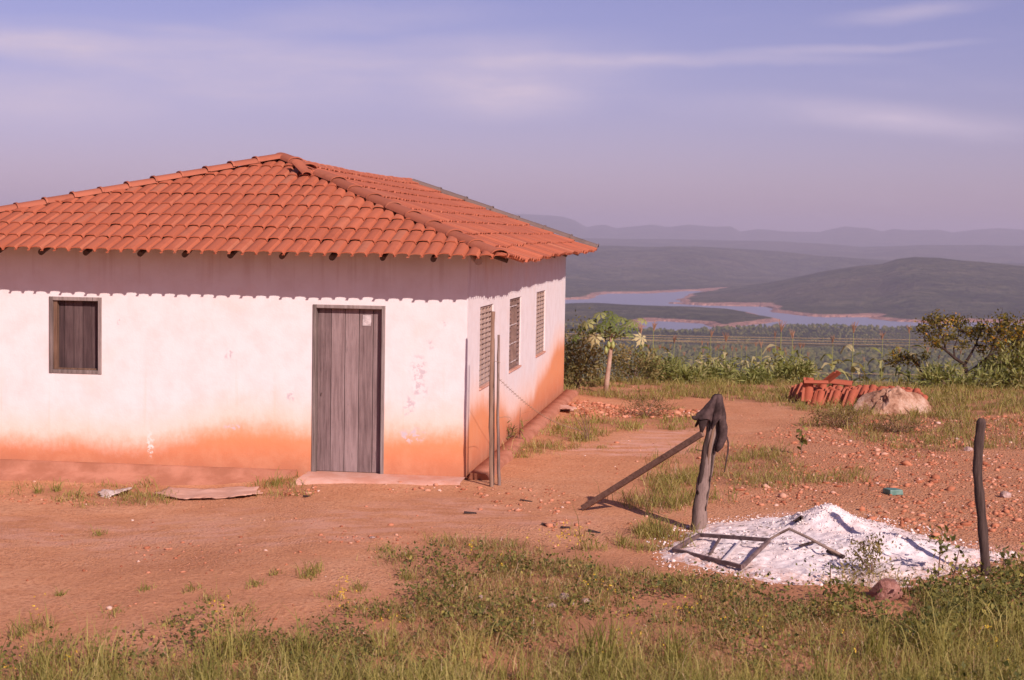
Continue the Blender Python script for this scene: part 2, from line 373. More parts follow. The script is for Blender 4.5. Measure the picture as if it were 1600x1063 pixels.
grv = np.maximum(grv, .35*ss(.45, .7, fbm(X2*.8, Y2*.8, 5)))
dst = np.maximum(ss(-.3, .5, sdpoly(X2, Y2, Gpoly([(930, 690), (990, 668), (1100, 672), (1090, 712), (960, 712), (860, 705)]))+(nse-.5)),
                 .55*ss(-.3, .9, sdpoly(X2, Y2, Gpoly([(-300, 830), (-300, 770), (400, 790), (700, 775), (900, 800), (950, 830), (700, 850), (400, 860)]))+(nse-.5)*2))
dst = np.maximum(dst, .9*ss(-.1, .3, sdpoly(X2, Y2, Gpoly([(1100, 812), (1250, 795), (1480, 842), (1640, 855), (1640, 880), (1540, 890), (1440, 850), (1200, 822)]))+(nse-.5)*.8))
ny, nx = X2.shape
idx = np.arange(ny*nx).reshape(ny, nx)
F = np.stack([idx[:-1, :-1], idx[:-1, 1:], idx[1:, 1:], idx[1:, :-1]], -1).reshape(-1, 4)
o = np_mesh('ground', np.stack([X2, Y2, Z2], -1).reshape(-1, 3), F, MAT['soil'], smooth=True, attrs={'humus': hum, 'gravel': grv, 'dust': dst})
tag(o, 'red earth yard of the house with gravelly and dusty patches', 'ground', kind='structure')

# ------------------------------------------------------------------ valley, hills and lake
def wpoly(pts): return Gpoly(pts, ZL)
def hz_(px): return 375.24+(px-1200)*.016424
FAR = wpoly([(500, 470), (860, 470), (911, 468), (953, 459), (1021, 458.5), (1077, 456.5), (1090, 455.5), (1098, 456.8), (1112, 455.6), (1150, 451.6), (1216, 446.2), (1245, 444), (1900, 444)])
FAR = np.vstack([FAR, [[60000, 90000], [-60000, 90000]]])
ISL = wpoly([(1048, 474.5), (1075, 477), (1120, 478), (1160, 477), (1199, 477), (1209, 481.5), (1202, 486), (1230, 489), (1276, 494.5), (1341, 494), (1387, 493), (1389, 498.5), (1410, 502), (1446, 503.5), (1502, 501.5), (1560, 503), (1640, 506), (1900, 512), (2400, 512), (2400, 440), (1240, 440), (1240, 443.5), (1210, 446.5), (1150, 452.5), (1100, 457), (1085, 460), (1062, 468)])
TNG = wpoly([(500, 480), (860, 479), (885, 477), (916, 476.3), (945, 476.8), (990, 479.5), (1029, 481.3), (1100, 483), (1142, 486.3), (1165, 491.5), (1184, 500), (1160, 512), (1110, 514), (1096, 506), (1060, 502.5), (1021, 501), (996, 504.5), (1012, 511), (960, 516), (500, 520)])
NEAR_X = np.array([500, 860, 940, 1000, 1060, 1120, 1200, 1300, 1400, 1500, 1700, 2400]); NEAR_D = np.array([3330, 3330, 3340, 3250, 3160, 3280, 3400, 3460, 3400, 3470, 3430, 3430])
cols = np.concatenate([np.arange(-700, 800, 25.), np.arange(800, 1660, 2.5), np.arange(1660, 2500, 20.)])
rows = np.concatenate([np.arange(52, 200, 12.), np.arange(200, 1600, 70.), np.arange(1600, 3050, 30.), np.arange(3050, 6000, 11.), np.arange(6000, 7700, 25.), np.arange(7700, 9600, 60.), np.arange(9600, 14500, 130.), np.arange(14500, 24000, 320.)])
dirs = np.array([ray(c, hz_(c))[:2]/ray(c, hz_(c))[1] for c in cols])
PX, DD = np.meshgrid(cols, rows)
TX = DD*dirs[None, :, 0]; TY = DD*np.ones_like(PX)
land = np.maximum.reduce([sdpoly(TX, TY, FAR), sdpoly(TX, TY, ISL), sdpoly(TX, TY, TNG)])
jag = (fbm(TX/90, TY/90, 31)-.5)*46+(fbm(TX/420, TY/420, 37)-.5)*170
neard = np.interp(PX, NEAR_X, NEAR_D)-TY
land = np.maximum(land, neard)+jag*.75*np.where(TY > 3600, 1., .6)
bank = np.where(land > 0, ZL+np.minimum(land/34., 1)*7+np.clip((land-34)/420, 0, 1)*13, ZL-6+np.maximum(land, -60)*.02)
Z = bank
rel = (fbm(TX/420, TY/420, 41, 5)-.5); gul = np.abs(fbm(TX/650, TY/1100, 51, 4)-.5)*2
def crestz(px, py, d): return CAMH-(py-hz_(px))/FPX*d
def ridge(Z, pts, back, rough, lo=ZL+4):
    a = np.array(pts, float)
    py = np.interp(PX, a[:, 0], a[:, 1]); df = np.interp(PX, a[:, 0], a[:, 2]); dc = np.interp(PX, a[:, 0], a[:, 3])
    cz = crestz(PX, py, dc)
    t = (TY-df)/(dc-df)
    shp = np.where(t < 1, ss(0, 1, np.clip(t, 0, 1))**.85, 1-ss(0, 1, (TY-dc)/back))
    z = lo+(cz-lo)*shp + (rel*rough*.8-gul*rough*.7)*np.clip(np.minimum(shp*1.6, (1-shp)*1.3+.12), 0, 1)
    return np.where((t > 0) & (shp > 0), np.maximum(Z, z), Z)
# the long hill across the water, then three ever farther lines of hills
Z = ridge(Z, [(-700, 620, 4700, 4900), (1046, 620, 4700, 4900), (1050, 476, 4690, 4900), (1060, 471, 4700, 5100), (1080, 465, 4640, 5300), (1100, 460, 4600, 5500), (1150, 450.5, 4590, 5700), (1199, 443, 4577, 5750), (1212, 440.5, 4440, 5750), (1230, 437, 4200, 5700), (1290, 424, 4010, 5700), (1340, 416, 4040, 5700), (1380, 412, 4050, 5700), (1402, 404.5, 3940, 5700), (1430, 401.5, 3850, 5700), (1470, 403, 3860, 5680), (1500, 407, 3890, 5650), (1540, 410, 3880, 5650), (1600, 416, 3878, 5650), (1700, 424, 3850, 5650), (2400, 440, 3800, 5650)], 1400, 55)
Z = ridge(Z, [(-700, 380, 4850, 9000), (860, 386, 4850, 9000), (953, 384, 5500, 9000), (1000, 386, 5600, 9000), (1085, 385, 5950, 9100), (1150, 389, 6700, 9100), (1216, 393, 7400, 9200), (1280, 399, 7400, 9200), (1350, 404, 7400, 9100), (1450, 410, 7400, 9000), (2400, 420, 7400, 9000)], 2000, 105)
Z = ridge(Z, [(-700, 372, 10000, 14200), (860, 371, 10000, 14200), (950, 373, 10000, 14200), (1100, 374.5, 10000, 14200), (1220, 377, 10000, 14200), (1290, 381, 10000, 14000), (1350, 386, 10000, 13800), (1400, 384.5, 10000, 13400), (1440, 382.5, 10000, 13400), (1520, 383, 10000, 13400), (1600, 384, 10000, 13400), (1700, 386, 10000, 13400), (2400, 384, 10000, 13400)], 1800, 80, ZL+20)
F3 = [(-700, 346), (700, 340), (820, 341), (860, 342.6), (880, 344), (897, 348), (916, 356), (930, 354), (945, 353), (962, 357), (990, 355), (1018, 353), (1043, 356), (1075, 353), (1114, 355.5), (1142, 355), (1156, 361), (1185, 358), (1227, 361), (1280, 361.5), (1300, 358), (1319, 355), (1340, 356.5), (1356, 357), (1378, 361), (1395, 358), (1418, 359.5), (1466, 359), (1488, 362), (1520, 359), (1559, 357), (1600, 359), (2400, 362)]
Z = ridge(Z, [(a, 358+(b-358)*1.35, 16000, 20500) for a, b in F3], 3000, 20, ZL+40)
# the slope below the yard and the forest plain
zs = np.where(neard > 0, np.maximum(ZL+9+5*ss(3300, 2300, TY), gz(0, 52.)-.36*(TY-52)), -1e9)
Z = np.where(neard > 60, np.maximum(zs, ZL+9), Z)
ny, nx = PX.shape
idx = np.arange(ny*nx).reshape(ny, nx)
F = np.stack([idx[:-1, :-1], idx[:-1, 1:], idx[1:, 1:], idx[1:, :-1]], -1).reshape(-1, 4)
o = np_mesh('terrain', np.stack([TX, TY, Z], -1).reshape(-1, 3), F, MAT['hill'], smooth=True)
tag(o, 'forested valley and hills with bare pink shores round the lake', 'hills', kind='structure')
o = MB().add([(-9000, 2500, ZL), (9000, 2500, ZL), (9000, 9000, ZL), (-9000, 9000, ZL)], [(0, 1, 2, 3)]).build('lake', MAT['water'])
tag(o, 'pale blue lake winding between the hills', 'lake', kind='structure')

# the wood on the plain: countless crowns, one mass
def ico(sub=1):
    b = bmesh.new(); bmesh.ops.create_icosphere(b, subdivisions=sub, radius=1.)
    v = np.array([q.co[:] for q in b.verts]); f = np.array([[q.index for q in x.verts] for x in b.faces]); b.free(); return v, f
IV, IF = ico(1); IV2, IF2 = ico(2)
def blobs(c, r, seed, V=IV, Fc=IF, jit=.3):
    g = np.random.default_rng(seed); n = len(c)
    k = 1+g.uniform(-jit, jit, (n, len(V), 1))
    a = g.uniform(0, 2*PI, n); ca, sa = np.cos(a)[:, None], np.sin(a)[:, None]
    base = np.stack([V[None, :, 0]*ca-V[None, :, 1]*sa, V[None, :, 0]*sa+V[None, :, 1]*ca, np.broadcast_to(V[None, :, 2], (n, len(V)))], -1)
    W = base*k*r[:, None, :]+c[:, None, :]
    Fs = Fc[None]+(np.arange(n)*len(V))[:, None, None]
    return W.reshape(-1, 3), Fs.reshape(-1, Fc.shape[1]), np.repeat(g.uniform(0, 1, n), len(V))
nt = 26000
d = np.sqrt(rng.uniform(1700**2, 3480**2, nt)); pxr = rng.uniform(820, 1700, nt)
xw = d*np.interp(pxr, cols, dirs[:, 0])
lim = np.interp(pxr, NEAR_X, NEAR_D)
keep = (d < lim-25) & (rng.uniform(0, 1, nt) < np.where(d < 2600, .95, np.where(d > lim-130, .45, .30)))
keep &= fbm(xw/110, d/110, 61) > np.where(d < 2600, .30, .42)
d, xw, lim = d[keep], xw[keep], lim[keep]; n = len(d)
zt = np.maximum(ZL+9+5*ss(3300, 2300, d), ZL+9)
rr = rng.uniform(2.2, 4.6, n)*np.where(d > 2600, np.where(d > lim-130, .85, .55), 1.)
W, Fs, rn = blobs(np.stack([xw, d, zt+rr*.75], -1), np.stack([rr, rr, rr*rng.uniform(.75, 1.25, n)], -1), 5)
o = np_mesh('forest', W, Fs, MAT['forest'], attrs={'rnd': rn})
tag(o, 'dark green woodland covering the plain below the yard', 'forest', kind='stuff')

# ------------------------------------------------------------------ house
HX, HY, YAW = -.5715, 21.2128, .1337
ex = np.array([math.cos(YAW), -math.sin(YAW), 0]); ey = np.array([math.sin(YAW), math.cos(YAW), 0]); HO = np.array([HX, HY, 0.])
def hl(x, y, z=0.): return HO+ex*x+ey*y+np.array([0, 0, z])     # house frame -> world
house = thing('house', 'whitewashed one storey house with red clay tile roof and dirt-stained walls', 'house', (HX, HY, 0), -YAW)
WID, LEN, HW, TH = 7.75, 12.12, 2.96, .16
def wall_mb(L, H, ops, place):
    """plastered wall with openings; place(s, d, z) -> point, d = depth into the wall"""
    mb = MB(); ss_ = sorted({0., L, *[o[0] for o in ops], *[o[1] for o in ops]}); zz = sorted({-.35, H, *[o[2] for o in ops], *[o[3] for o in ops]})
    hole = lambda a, b: any(o[0]-1e-6 <= a and b[0] <= o[1]+1e-6 and o[2]-1e-6 <= b[1] and b[2] <= o[3]+1e-6 for o in ops)
    for i in range(len(ss_)-1):
        for j in range(len(zz)-1):
            if hole(ss_[i], (ss_[i+1], zz[j], zz[j+1])): continue
            for d in (0, TH):
                q = [place(ss_[i], d, zz[j]), place(ss_[i+1], d, zz[j]), place(ss_[i+1], d, zz[j+1]), place(ss_[i], d, zz[j+1])]
                mb.add(q, [(0, 1, 2, 3)] if d == 0 else [(3, 2, 1, 0)])
    for a, b, c, e in ops:
        for (s0, z0, s1, z1) in ((a, c, a, e), (b, c, b, e), (a, e, b, e), (a, c, b, c)):
            mb.add([place(s0, 0, z0), place(s1, 0, z1), place(s1, TH, z1), place(s0, TH, z0)], [(0, 1, 2, 3)])
    for s in (0, L): mb.add([place(s, 0, -.35), place(s, 0, H), place(s, TH, H), place(s, TH, -.35)], [(0, 1, 2, 3)])
    return mb
win = (-5.572, -4.849, 1.216, 2.227); dor = (-2.016, -1.062, -.02, 2.2)
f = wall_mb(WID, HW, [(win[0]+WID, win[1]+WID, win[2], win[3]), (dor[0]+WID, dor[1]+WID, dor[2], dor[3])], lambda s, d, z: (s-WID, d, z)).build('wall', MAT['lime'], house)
f['label'] = 'front wall with a rust-red band of splashed dirt'
SIDE = [(1.068, 2.297), (3.984, 5.3175), (7.346, 8.695)]; SZ = (1.063, 2.166)
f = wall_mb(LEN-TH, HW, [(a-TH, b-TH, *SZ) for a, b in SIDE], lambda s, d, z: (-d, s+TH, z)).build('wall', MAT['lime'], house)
f['label'] = 'side wall with three louvred windows'
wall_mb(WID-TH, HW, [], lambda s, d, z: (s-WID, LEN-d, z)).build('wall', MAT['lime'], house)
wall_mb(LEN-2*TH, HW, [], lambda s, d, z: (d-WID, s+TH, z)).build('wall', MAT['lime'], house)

# foundation strip and doorstep
mb = MB()
xs = np.linspace(-WID-.2, -2.2, 60); prof = []
for x in xs:
    k = .06*fbm(x*3, 1.7, 2)
    prof.append([(x, -.003, .045+k*.2), (x, -.07-k*.6, .03+k*.3), (x, -.10-k, -.05), (x, -.30-k*2.5, -.13+k*.4), (x, -.42-k*3, -.24)])
vs = [p for r in prof for p in r]
mb.add(vs, [(i*5+k, (i+1)*5+k, (i+1)*5+k+1, i*5+k+1) for i in range(len(xs)-1) for k in range(4)])
mb.build('plinth', MAT['plinth'], house, smooth=True)
mb = MB(); ys = np.linspace(.02, LEN-.1, 50); vs = []
for y in ys:
    k = .05*fbm(y*2, 4.1, 6)
    vs += [(.004, y, .015), (.05, y, .02), (.065, y, .085+k*.3), (.24+k, y, .075+k*.2), (.28+k, y, .04), (.30+k*1.3, y, -.10)]
mb.add(vs, [(i*6+k, i*6+k+1, (i+1)*6+k+1, (i+1)*6+k) for i in range(len(ys)-1) for k in range(5)]+[(0, 1, 2, 3, 4, 5)])
mb.build('plinth', MAT['plinth'], house, smooth=True)
mb = MB(); n = 26; vs = []
for i in range(n):
    x = -2.05+2.06*i/(n-1); k = .09*(fbm(x*4, 2.2, 8)-.4)-(.16*ss(-.5, .0, x)); e = -.62-k
    vs += [(x, -.004, .035), (x, -.3, .03), (x, e+.05, .018), (x, e, -.015), (x, e-.03, -.08)]
mb.add(vs, [(i*5+k, (i+1)*5+k, (i+1)*5+k+1, i*5+k+1) for i in range(n-1) for k in range(4)])
mb.build('doorstep', MAT['conc'], house, smooth=True)

# front window
x0, x1, z0, z1 = win; fr = .05
wn = MB(); nb = 5; edges = np.linspace(x0+fr, x1-fr, nb+1)
for a, b in zip(edges[:-1], edges[1:]):
    wn.box((a+.003, .095+random.uniform(0, .006), z0+fr), (b-.003, .125, z1-fr))
wn = wn.build('window', MAT['shut'], house, bevel=.003); wn['label'] = 'small window closed by dark plank shutters'
fm = MB()
fm.box((x0, -.012, z0), (x0+fr, .12, z1)); fm.box((x1-fr, -.012, z0), (x1, .12, z1))
fm.box((x0+fr, -.010, z1-fr), (x1-fr, .12, z1)); fm.box((x0+fr, -.010, z0), (x1-fr, .12, z0+fr))
fm.build('window_frame', MAT['frame'], wn, bevel=.006)
sb = MB(); sb.box((x0+fr, .02, z0+fr), (x0+fr+.05, .094, z1-fr)); sb.build('shutter_batten', MAT['post'], wn, bevel=.004)
sb = MB(); sb.box((x0+fr+.05, .05, z0+fr), (x1-fr, .094, z0+fr+.02)); sb.build('shutter_batten', MAT['post'], wn, bevel=.003)

# door
x0, x1, z0, z1 = dor; fr = .047
dm = MB(); ed = [x0+fr, x0+fr+.178, x0+fr+.36, x0+fr+.545, x0+fr+.73, x1-fr]
for a, b in zip(ed[:-1], ed[1:]): dm.box((a+.0035, .085+random.uniform(0, .004), .035), (b-.0035, .12, z1-fr))
door = dm.build('door', MAT['door'], house, bevel=.004); door['label'] = 'weathered grey door of five upright planks'
fm = MB(); fm.box((x0, -.012, -.02), (x0+fr, .15, z1)); fm.box((x1-fr, -.012, -.02), (x1, .15, z1)); fm.box((x0+fr, -.010, z1-fr), (x1-fr, .15, z1))
fm.build('door_frame', MAT['frame'], door, bevel=.008)
MB().box((x0+fr, .0, -.02), (x1-fr, .15, .03)).build('door_sill', MAT['conc'], door, bevel=.006)
pm = MB(); px0 = x0+.64; vs = []
for i in range(5):
    for j in range(6): vs.append((px0+.028*i*(.96 if j < 2 else 1)+random.uniform(-.002, .002), .0795+random.uniform(-.003, .002), 1.935+.028*j))
pm.add(vs, [(i*6+j, (i+1)*6+j, (i+1)*6+j+1, i*6+j+1) for i in range(4) for j in range(5)])
pm.build('paper_notice', MAT['paper'], door)
MB().tube([(x0+fr+.06, .086, 1.05), (x0+fr+.06, .072, 1.05), (x0+fr+.06, .072, 1.02)], .006, 6).build('latch', MAT['rust'], door)

# side windows: steel louvre frames
def side_window(a, b, lm, label, bars):
    z0, z1 = SZ; w = MB(); d = -.042
    wbar = .03
    for s in (a, b-wbar, (a+b)/2-wbar/2, a+(b-a)*.25-wbar/2, a+(b-a)*.75-wbar/2):
        w.box((d-.02, s, z0), (d+.02, s+wbar, z1))
    w.box((d-.017, a+wbar, z0), (d+.017, b-wbar, z0+.035)); w.box((d-.017, a+wbar, z1-.035), (d+.017, b-wbar, z1))
    w = w.build('window', lm, house); w['label'] = label
    lvs = [MB(), MB()]; n = 15; hh = (z1-z0-.07)/n
    for k in range(n):
        z = z0+.035+hh*(k+.5)
        for s in range(4):
            if bars and s in (1, 2): continue
            p = a+(b-a)*.25*s+wbar*.8; e = a+(b-a)*.25*(s+1)-wbar*.5
            lvs[s > 1].add([(d-.035, p, z+hh*.55), (d-.035, e, z+hh*.55), (d+.028, e, z-hh*.42), (d+.028, p, z-hh*.42),
                    (d-.039, p, z+hh*.55), (d-.039, e, z+hh*.55), (d+.024, e, z-hh*.44), (d+.024, p, z-hh*.44)], [(0, 1, 2, 3), (7, 6, 5, 4), (3, 2, 6, 7), (0, 4, 5, 1), (0, 3, 7, 4), (1, 5, 6, 2)])
    for lv in lvs: lv.build('louvres', lm, w)
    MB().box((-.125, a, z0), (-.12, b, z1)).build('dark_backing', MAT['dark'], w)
    s = MB(); s.box((-.07, a, z0-.012), (.022, b, z0+.012)); s.build('window_sill', MAT['conc'], w, bevel=.004)
    if bars:
        bm_ = MB()
        for k in (.10, .36, .62, .88): bm_.box((-.035, a+(b-a)*.2, z0+(z1-z0)*k), (-.025, a+(b-a)*.8, z0+(z1-z0)*k+.014))
        bm_.build('window_bar', MAT['bar'], w)
        c = MB()
        for k in range(7): c.box((-.12, a+(b-a)*(.27+.066*k), z0+.1), (-.11, a+(b-a)*(.30+.066*k), z1-.1))
        c.build('inner_slats', MAT['louv'], w)
side_window(*SIDE[0], MAT['louv'], 'nearest beige louvre window on the side wall', False)
side_window(*SIDE[1], MAT['louv2'], 'darker barred middle window on the side wall', True)
side_window(*SIDE[2], MAT['louv'], 'far beige louvre window on the side wall', False)

# roof
OVF, OVS, OVB = .76, .56, .68
EZ = 2.825; PKX, PKY, PKZ = -3.352, 3.352, 4.175; RY = 12.80
XR, XL, YF = OVS, -WID-OVS, -OVF
PROF = [(-.06, -.004), (.0, .0), (.13, .0), (.19, .026), (.26, .042), (.58, .049), (.91, .043), (.985, .026), (1.06, .0)]
def sag(x, y):
    return -.035*math.sin(max(0, min(1, (y-PKY)/(RY-PKY)))*PI)*(1 if x > -3.4 else 1) + .006*math.sin(y*.9+1.)-.085*math.exp(-((y-1.9)/2.6)**2)*max(0, min(1, (x+2.2)/2.7))*max(0, min(1, (y+.5)/1.6))+.012*math.sin(y*4.1)*max(0, min(1, (x+.6)/1.))*max(0, min(1, y))
def slope(org, A, Sd, width, rise_len, seed):
    """one roof slope covered with overlapping clay tiles: A along the eave, Sd up the slope"""
    g = random.Random(seed); A = np.array(A, float); Sd = np.array(Sd, float); Sd /= np.linalg.norm(Sd)
    Nn = np.cross(A, Sd); Nn /= np.linalg.norm(Nn); Nn = Nn if Nn[2] > 0 else -Nn
    org = np.array(org, float); pit = .1745; cov = .485
    nc = int(math.ceil(width/pit)); nr = int(math.ceil(rise_len/cov)); vs = []; fs = []
    for r in range(nr):
        rowoff = g.uniform(-.012, .012)
        for c in range(nc):
            js = g.gauss(0, .007)+rowoff; jn = g.uniform(-.004, .006); ja = g.gauss(0, .003); tw = g.gauss(0, .009)
            n0 = len(vs)
            for li, s in enumerate((0., .0, .22, cov+.05)):
                lift = .024*(1-s/cov) if s < cov else -.004
                wd = 1.03-.06*s/cov
                for k, (t, h) in enumerate(PROF):
                    u = ((t-.55)*wd+.55)*pit
                    hh = (h if li else h-.014)*1.0
                    q = org+A*(c*pit+u+ja+tw*s)+Sd*(r*cov+s+js)+Nn*(hh+lift+jn)
                    vs.append(q)
            m = len(PROF)
            for li in range(3):
                for k in range(m-1):
                    a = n0+li*m+k; fs.append((a, a+1, a+m+1, a+m))
    return vs, fs
def clipped(vs, fs, planes):
    bm_ = bmesh.new(); bv = [bm_.verts.new(tuple(v)) for v in vs]
    for q in fs: bm_.faces.new([bv[i] for i in q])
    for co, no in planes:
        bmesh.ops.bisect_plane(bm_, geom=bm_.verts[:]+bm_.edges[:]+bm_.faces[:], plane_co=co, plane_no=no, clear_outer=True)
    return bm_
pk = np.array([PKX, PKY, PKZ])
hipR = np.array([XR, YF, EZ])-pk; hipL = np.array([XL, YF, EZ])-pk
def vplane(d, side):
    n = Vector((d[1], -d[0], 0)).normalized(); return n if n.dot(Vector(side)) > 0 else -n
allbm = []
sf = np.array([0, PKY-YF, PKZ-EZ]); v, q = slope((XL, YF, EZ), (1, 0, 0), sf, XR-XL, np.linalg.norm(sf), 1)
allbm.append(clipped(v, q, [(pk, vplane(hipR, (1, 1, 0))), (pk, vplane(hipL, (-1, 1, 0)))]))
sr_ = np.array([PKX-XR, 0, PKZ-EZ]); v, q = slope((XR, RY+.02, EZ), (0, -1, 0), sr_, RY-YF, np.linalg.norm(sr_), 2)
allbm.append(clipped(v, q, [(pk, vplane(hipR, (-1, -1, 0))), (Vector((PKX, 0, 0)), Vector((-1, 0, 0)))]))
sl_ = np.array([PKX-XL, 0, PKZ-EZ]); v, q = slope((XL, YF, EZ), (0, 1, 0), sl_, RY-YF, np.linalg.norm(sl_), 3)
allbm.append(clipped(v, q, [(pk, vplane(hipL, (1, -1, 0))), (Vector((PKX, 0, 0)), Vector((1, 0, 0)))]))
me = bpy.data.meshes.new('roof'); V = []; Fc = []
for b in allbm:
    b.verts.index_update(); n0 = len(V)
    V += [(p.co.x, p.co.y, p.co.z+(sag(p.co.x, p.co.y))) for p in b.verts]; Fc += [tuple(p.index+n0 for p in f.verts) for f in b.faces]; b.free()
me.from_pydata(V, [], Fc); me.polygons.foreach_set('use_smooth', [True]*len(me.polygons)); me.set_sharp_from_angle(angle=.8); me.materials.append(MAT['tile'])
roof = bpy.data.objects.new('roof', me); COL.objects.link(roof); roof.parent = house; roof['label'] = 'hipped roof of overlapping red clay tiles'
dk = MB(); e = .05; up = .012
dk.add([(XL+.4, YF+.4, EZ-e+.13), (XR-.4, YF+.4, EZ-e+.13), (PKX, PKY, PKZ-e), (XR-.4, RY-.05, EZ-e+.13), (PKX, RY-.05, PKZ-e-.02), (XL+.4, RY-.05, EZ-e+.13)], [(0, 1, 2), (1, 3, 4, 2), (0, 2, 4, 5)])
dk.build('roof_light_blocker', MAT['log'], roof)  # unseen sheet added under the tiles to stop light leaking through
def cap_run(p, q, n, mat, name, flip=1, droop=.0, w=.125):
    """half-round ridge tiles lapped one over the next"""
    p = np.array(p, float); q = np.array(q, float); mb = MB(); d = (q-p)/n; L = np.linalg.norm(d); d /= L
    a = np.cross(d, (0, 0, 1.)); a /= np.linalg.norm(a); b = np.cross(a, d)
    for i in range(n):
        jl = random.uniform(-.012, .012); tw = random.uniform(-.018, .018); vs = []; m = 9
        for s, k, lf in ((0., 1.07, .014), (.03, 1.07, .014), (.036, 1.0, .007), (L*.95, .95, .0), (L*1.08, .94, -.003)):
            c = p+d*(i*L+s)+b*(lf+jl*.5)+a*tw*(s/L-.5)+np.array([0, 0, sag_line(p, q, (i*L+s)/(n*L))*droop])
            for j in range(m):
                t = PI*(.02+.96*j/(m-1)); h = math.sin(t)**.7
                vs.append(c+a*math.cos(t)*w*k+b*(h*w*.72*k-.058))
        r0 = len(vs); vs += [v_-b*.016 for v_ in vs[:m]]
        fs = [(l*m+j, l*m+j+1, (l+1)*m+j+1, (l+1)*m+j) for l in range(4) for j in range(m-1)]+[(r0+j, r0+j+1, j+1, j) for j in range(m-1)]
        mb.add(vs, fs)
    return mb.build(name, mat, roof, smooth=True, angle=.9)
def sag_line(p, q, t): return -.055*math.sin(t*PI)
cz = .085
cap_run((XL+.1, YF+.08, EZ+cz), (PKX-.05, PKY-.05, PKZ+cz-.005), 16, MAT['cap'], 'hip_cap')
hr0 = np.array([XR-.06, YF+.10, EZ+cz]); hr1 = np.array([PKX+.03, PKY-.03, PKZ+cz])
cap_run(hr0, hr0+(hr1-hr0)*.80, 9, MAT['cap'], 'hip_cap')
cap_run(hr0+(hr1-hr0)*.865, hr1+(hr1-hr0)*.012, 2, MAT['cap'], 'hip_cap')
cap_run((PKX, RY, PKZ+.04), (PKX, PKY+.1, PKZ+.04), 22, MAT['cap'], 'ridge_cap', droop=.8)
cap_run((XR+.02, RY+.0, EZ+.105), (PKX+.15, RY+.0, PKZ+.04), 7, MAT['oldcap'], 'verge_cap', w=.125)['label'] = 'grey weathered cap tiles along the far roof edge'
for x in (-6.00, -5.42, -4.83, -4.12, -3.53, -2.93, -2.27, -1.62, -.98, -.34):
    j = random.uniform(-.03, .03); s_ = (PKZ-EZ)/(PKY-YF)
    MB().tube([(x, YF+.17+j, EZ-.012), (x, .3, EZ-.012+s_*(.3-YF-.17))], random.uniform(.032, .042), 9).build('rafter', MAT['log'], roof, smooth=True, angle=.9)
MB().tube([(.20, YF+.34, EZ-.030), (-.02, .10, EZ+.12)], .05, 9).build('rafter', MAT['litlog'], roof, smooth=True, angle=.9)['label'] = 'sunlit pale rafter end showing at the roof corner'
for y in (1.2, 3.1, 5.2, 7.1, 9.0, 11.2):
    MB().tube([(XR-.22, y, EZ-.04), (-.3, y, EZ-.04+.345*(XR+.08))], .033, 8).build('rafter', MAT['log'], roof, smooth=True, angle=.9)
# slipped ridge tile lying across the gap in the right hip
def loose_cap(mb, L=.40, w=.10, th=.016):
    m = 9; vs = []
    for s, k in ((0, 1.08), (.03, 1.08), (.04, 1.), (L, .88)):
        for j in range(m):
            t = PI*(.03+.94*j/(m-1)); vs.append((math.cos(t)*w*k, s-L/2, math.sin(t)**.7*w*.75*k))
    n0 = len(vs); vs += [(x*.85, y, z-th) for x, y, z in vs]
    fs = [(l*m+j, (l+1)*m+j, (l+1)*m+j+1, l*m+j+1) for l in range(3) for j in range(m-1)]
    fs += [tuple(n0+i for i in reversed(f_)) for f_ in fs]
    for l in (0, 3): fs += [(l*m+j, l*m+j+1, n0+l*m+j+1, n0+l*m+j) for j in range(m-1)]
    return mb.add(vs, fs)
lt = loose_cap(MB(), .42).build('roof_tile', MAT['cap'], None, smooth=True, angle=.9)
tag(lt, 'slipped clay ridge tile lying askew beside the right hip near the peak', 'roof tile', kind='thing')
pL = hr0+(hr1-hr0)*.845; pw = hl(pL[0]-.12, pL[1]-.16, pL[2]-.035)
lt.location = pw; lt.rotation_euler = (math.radians(-24), math.radians(-10), math.radians(214))

# ------------------------------------------------------------------ posts, wires, prop, jacket
def gzf(x, y): return float(gz(x, y))
def post(name, label, base, top, r0, r1, mat, cat='post', n=10, seg=14, bow=.0, rough=.06, parent=None, group=None, seed=1):
    st = random.getstate(); random.seed(seed)
    b = np.array(base, float); t = np.array(top, float); pts = []; rad = []
    for i in range(seg+1):
        k = i/seg; w = math.sin(k*PI)*bow
        pts.append(b+(t-b)*k+np.array([w+random.uniform(-1, 1)*r0*.12, random.uniform(-1, 1)*r0*.12, 0])); rad.append((r0+(r1-r0)*k)*random.uniform(.93, 1.07))
    pts = [p-b for p in pts]
    o = MB().tube(pts, rad, n, rough=rough).build(name, mat, None, smooth=True, angle=.7, loc=b)
    random.setstate(st)
    return tag(o, label, cat, group)
def atY(px, py, Y): return P(px, py, Y)
a0 = G(768, 760.5); post('wooden_post', 'tall pale brown post standing by the house corner', a0-np.array([0, 0, .05]), P(770.5, 487, a0[1]), .027, .024, MAT['post'], bow=-.014, rough=.08, seed=3)
b0 = G(771.5, 759.5); b0[1] += .06; post('wooden_post', 'slim dark stake leaning against the tall pale post', b0-np.array([0, 0, .05]), P(772, 529, b0[1]-.03), .009, .008, MAT['dpost'], seed=4)
c0 = G(780, 758.5); c1 = P(779.3, 523.5, c0[1]); post('wooden_post', 'thin crooked grey stick standing right of the tall pale post', c0-np.array([0, 0, .05]), c1, .021, .015, MAT['gpost'], bow=-.012, rough=.1, seed=5)
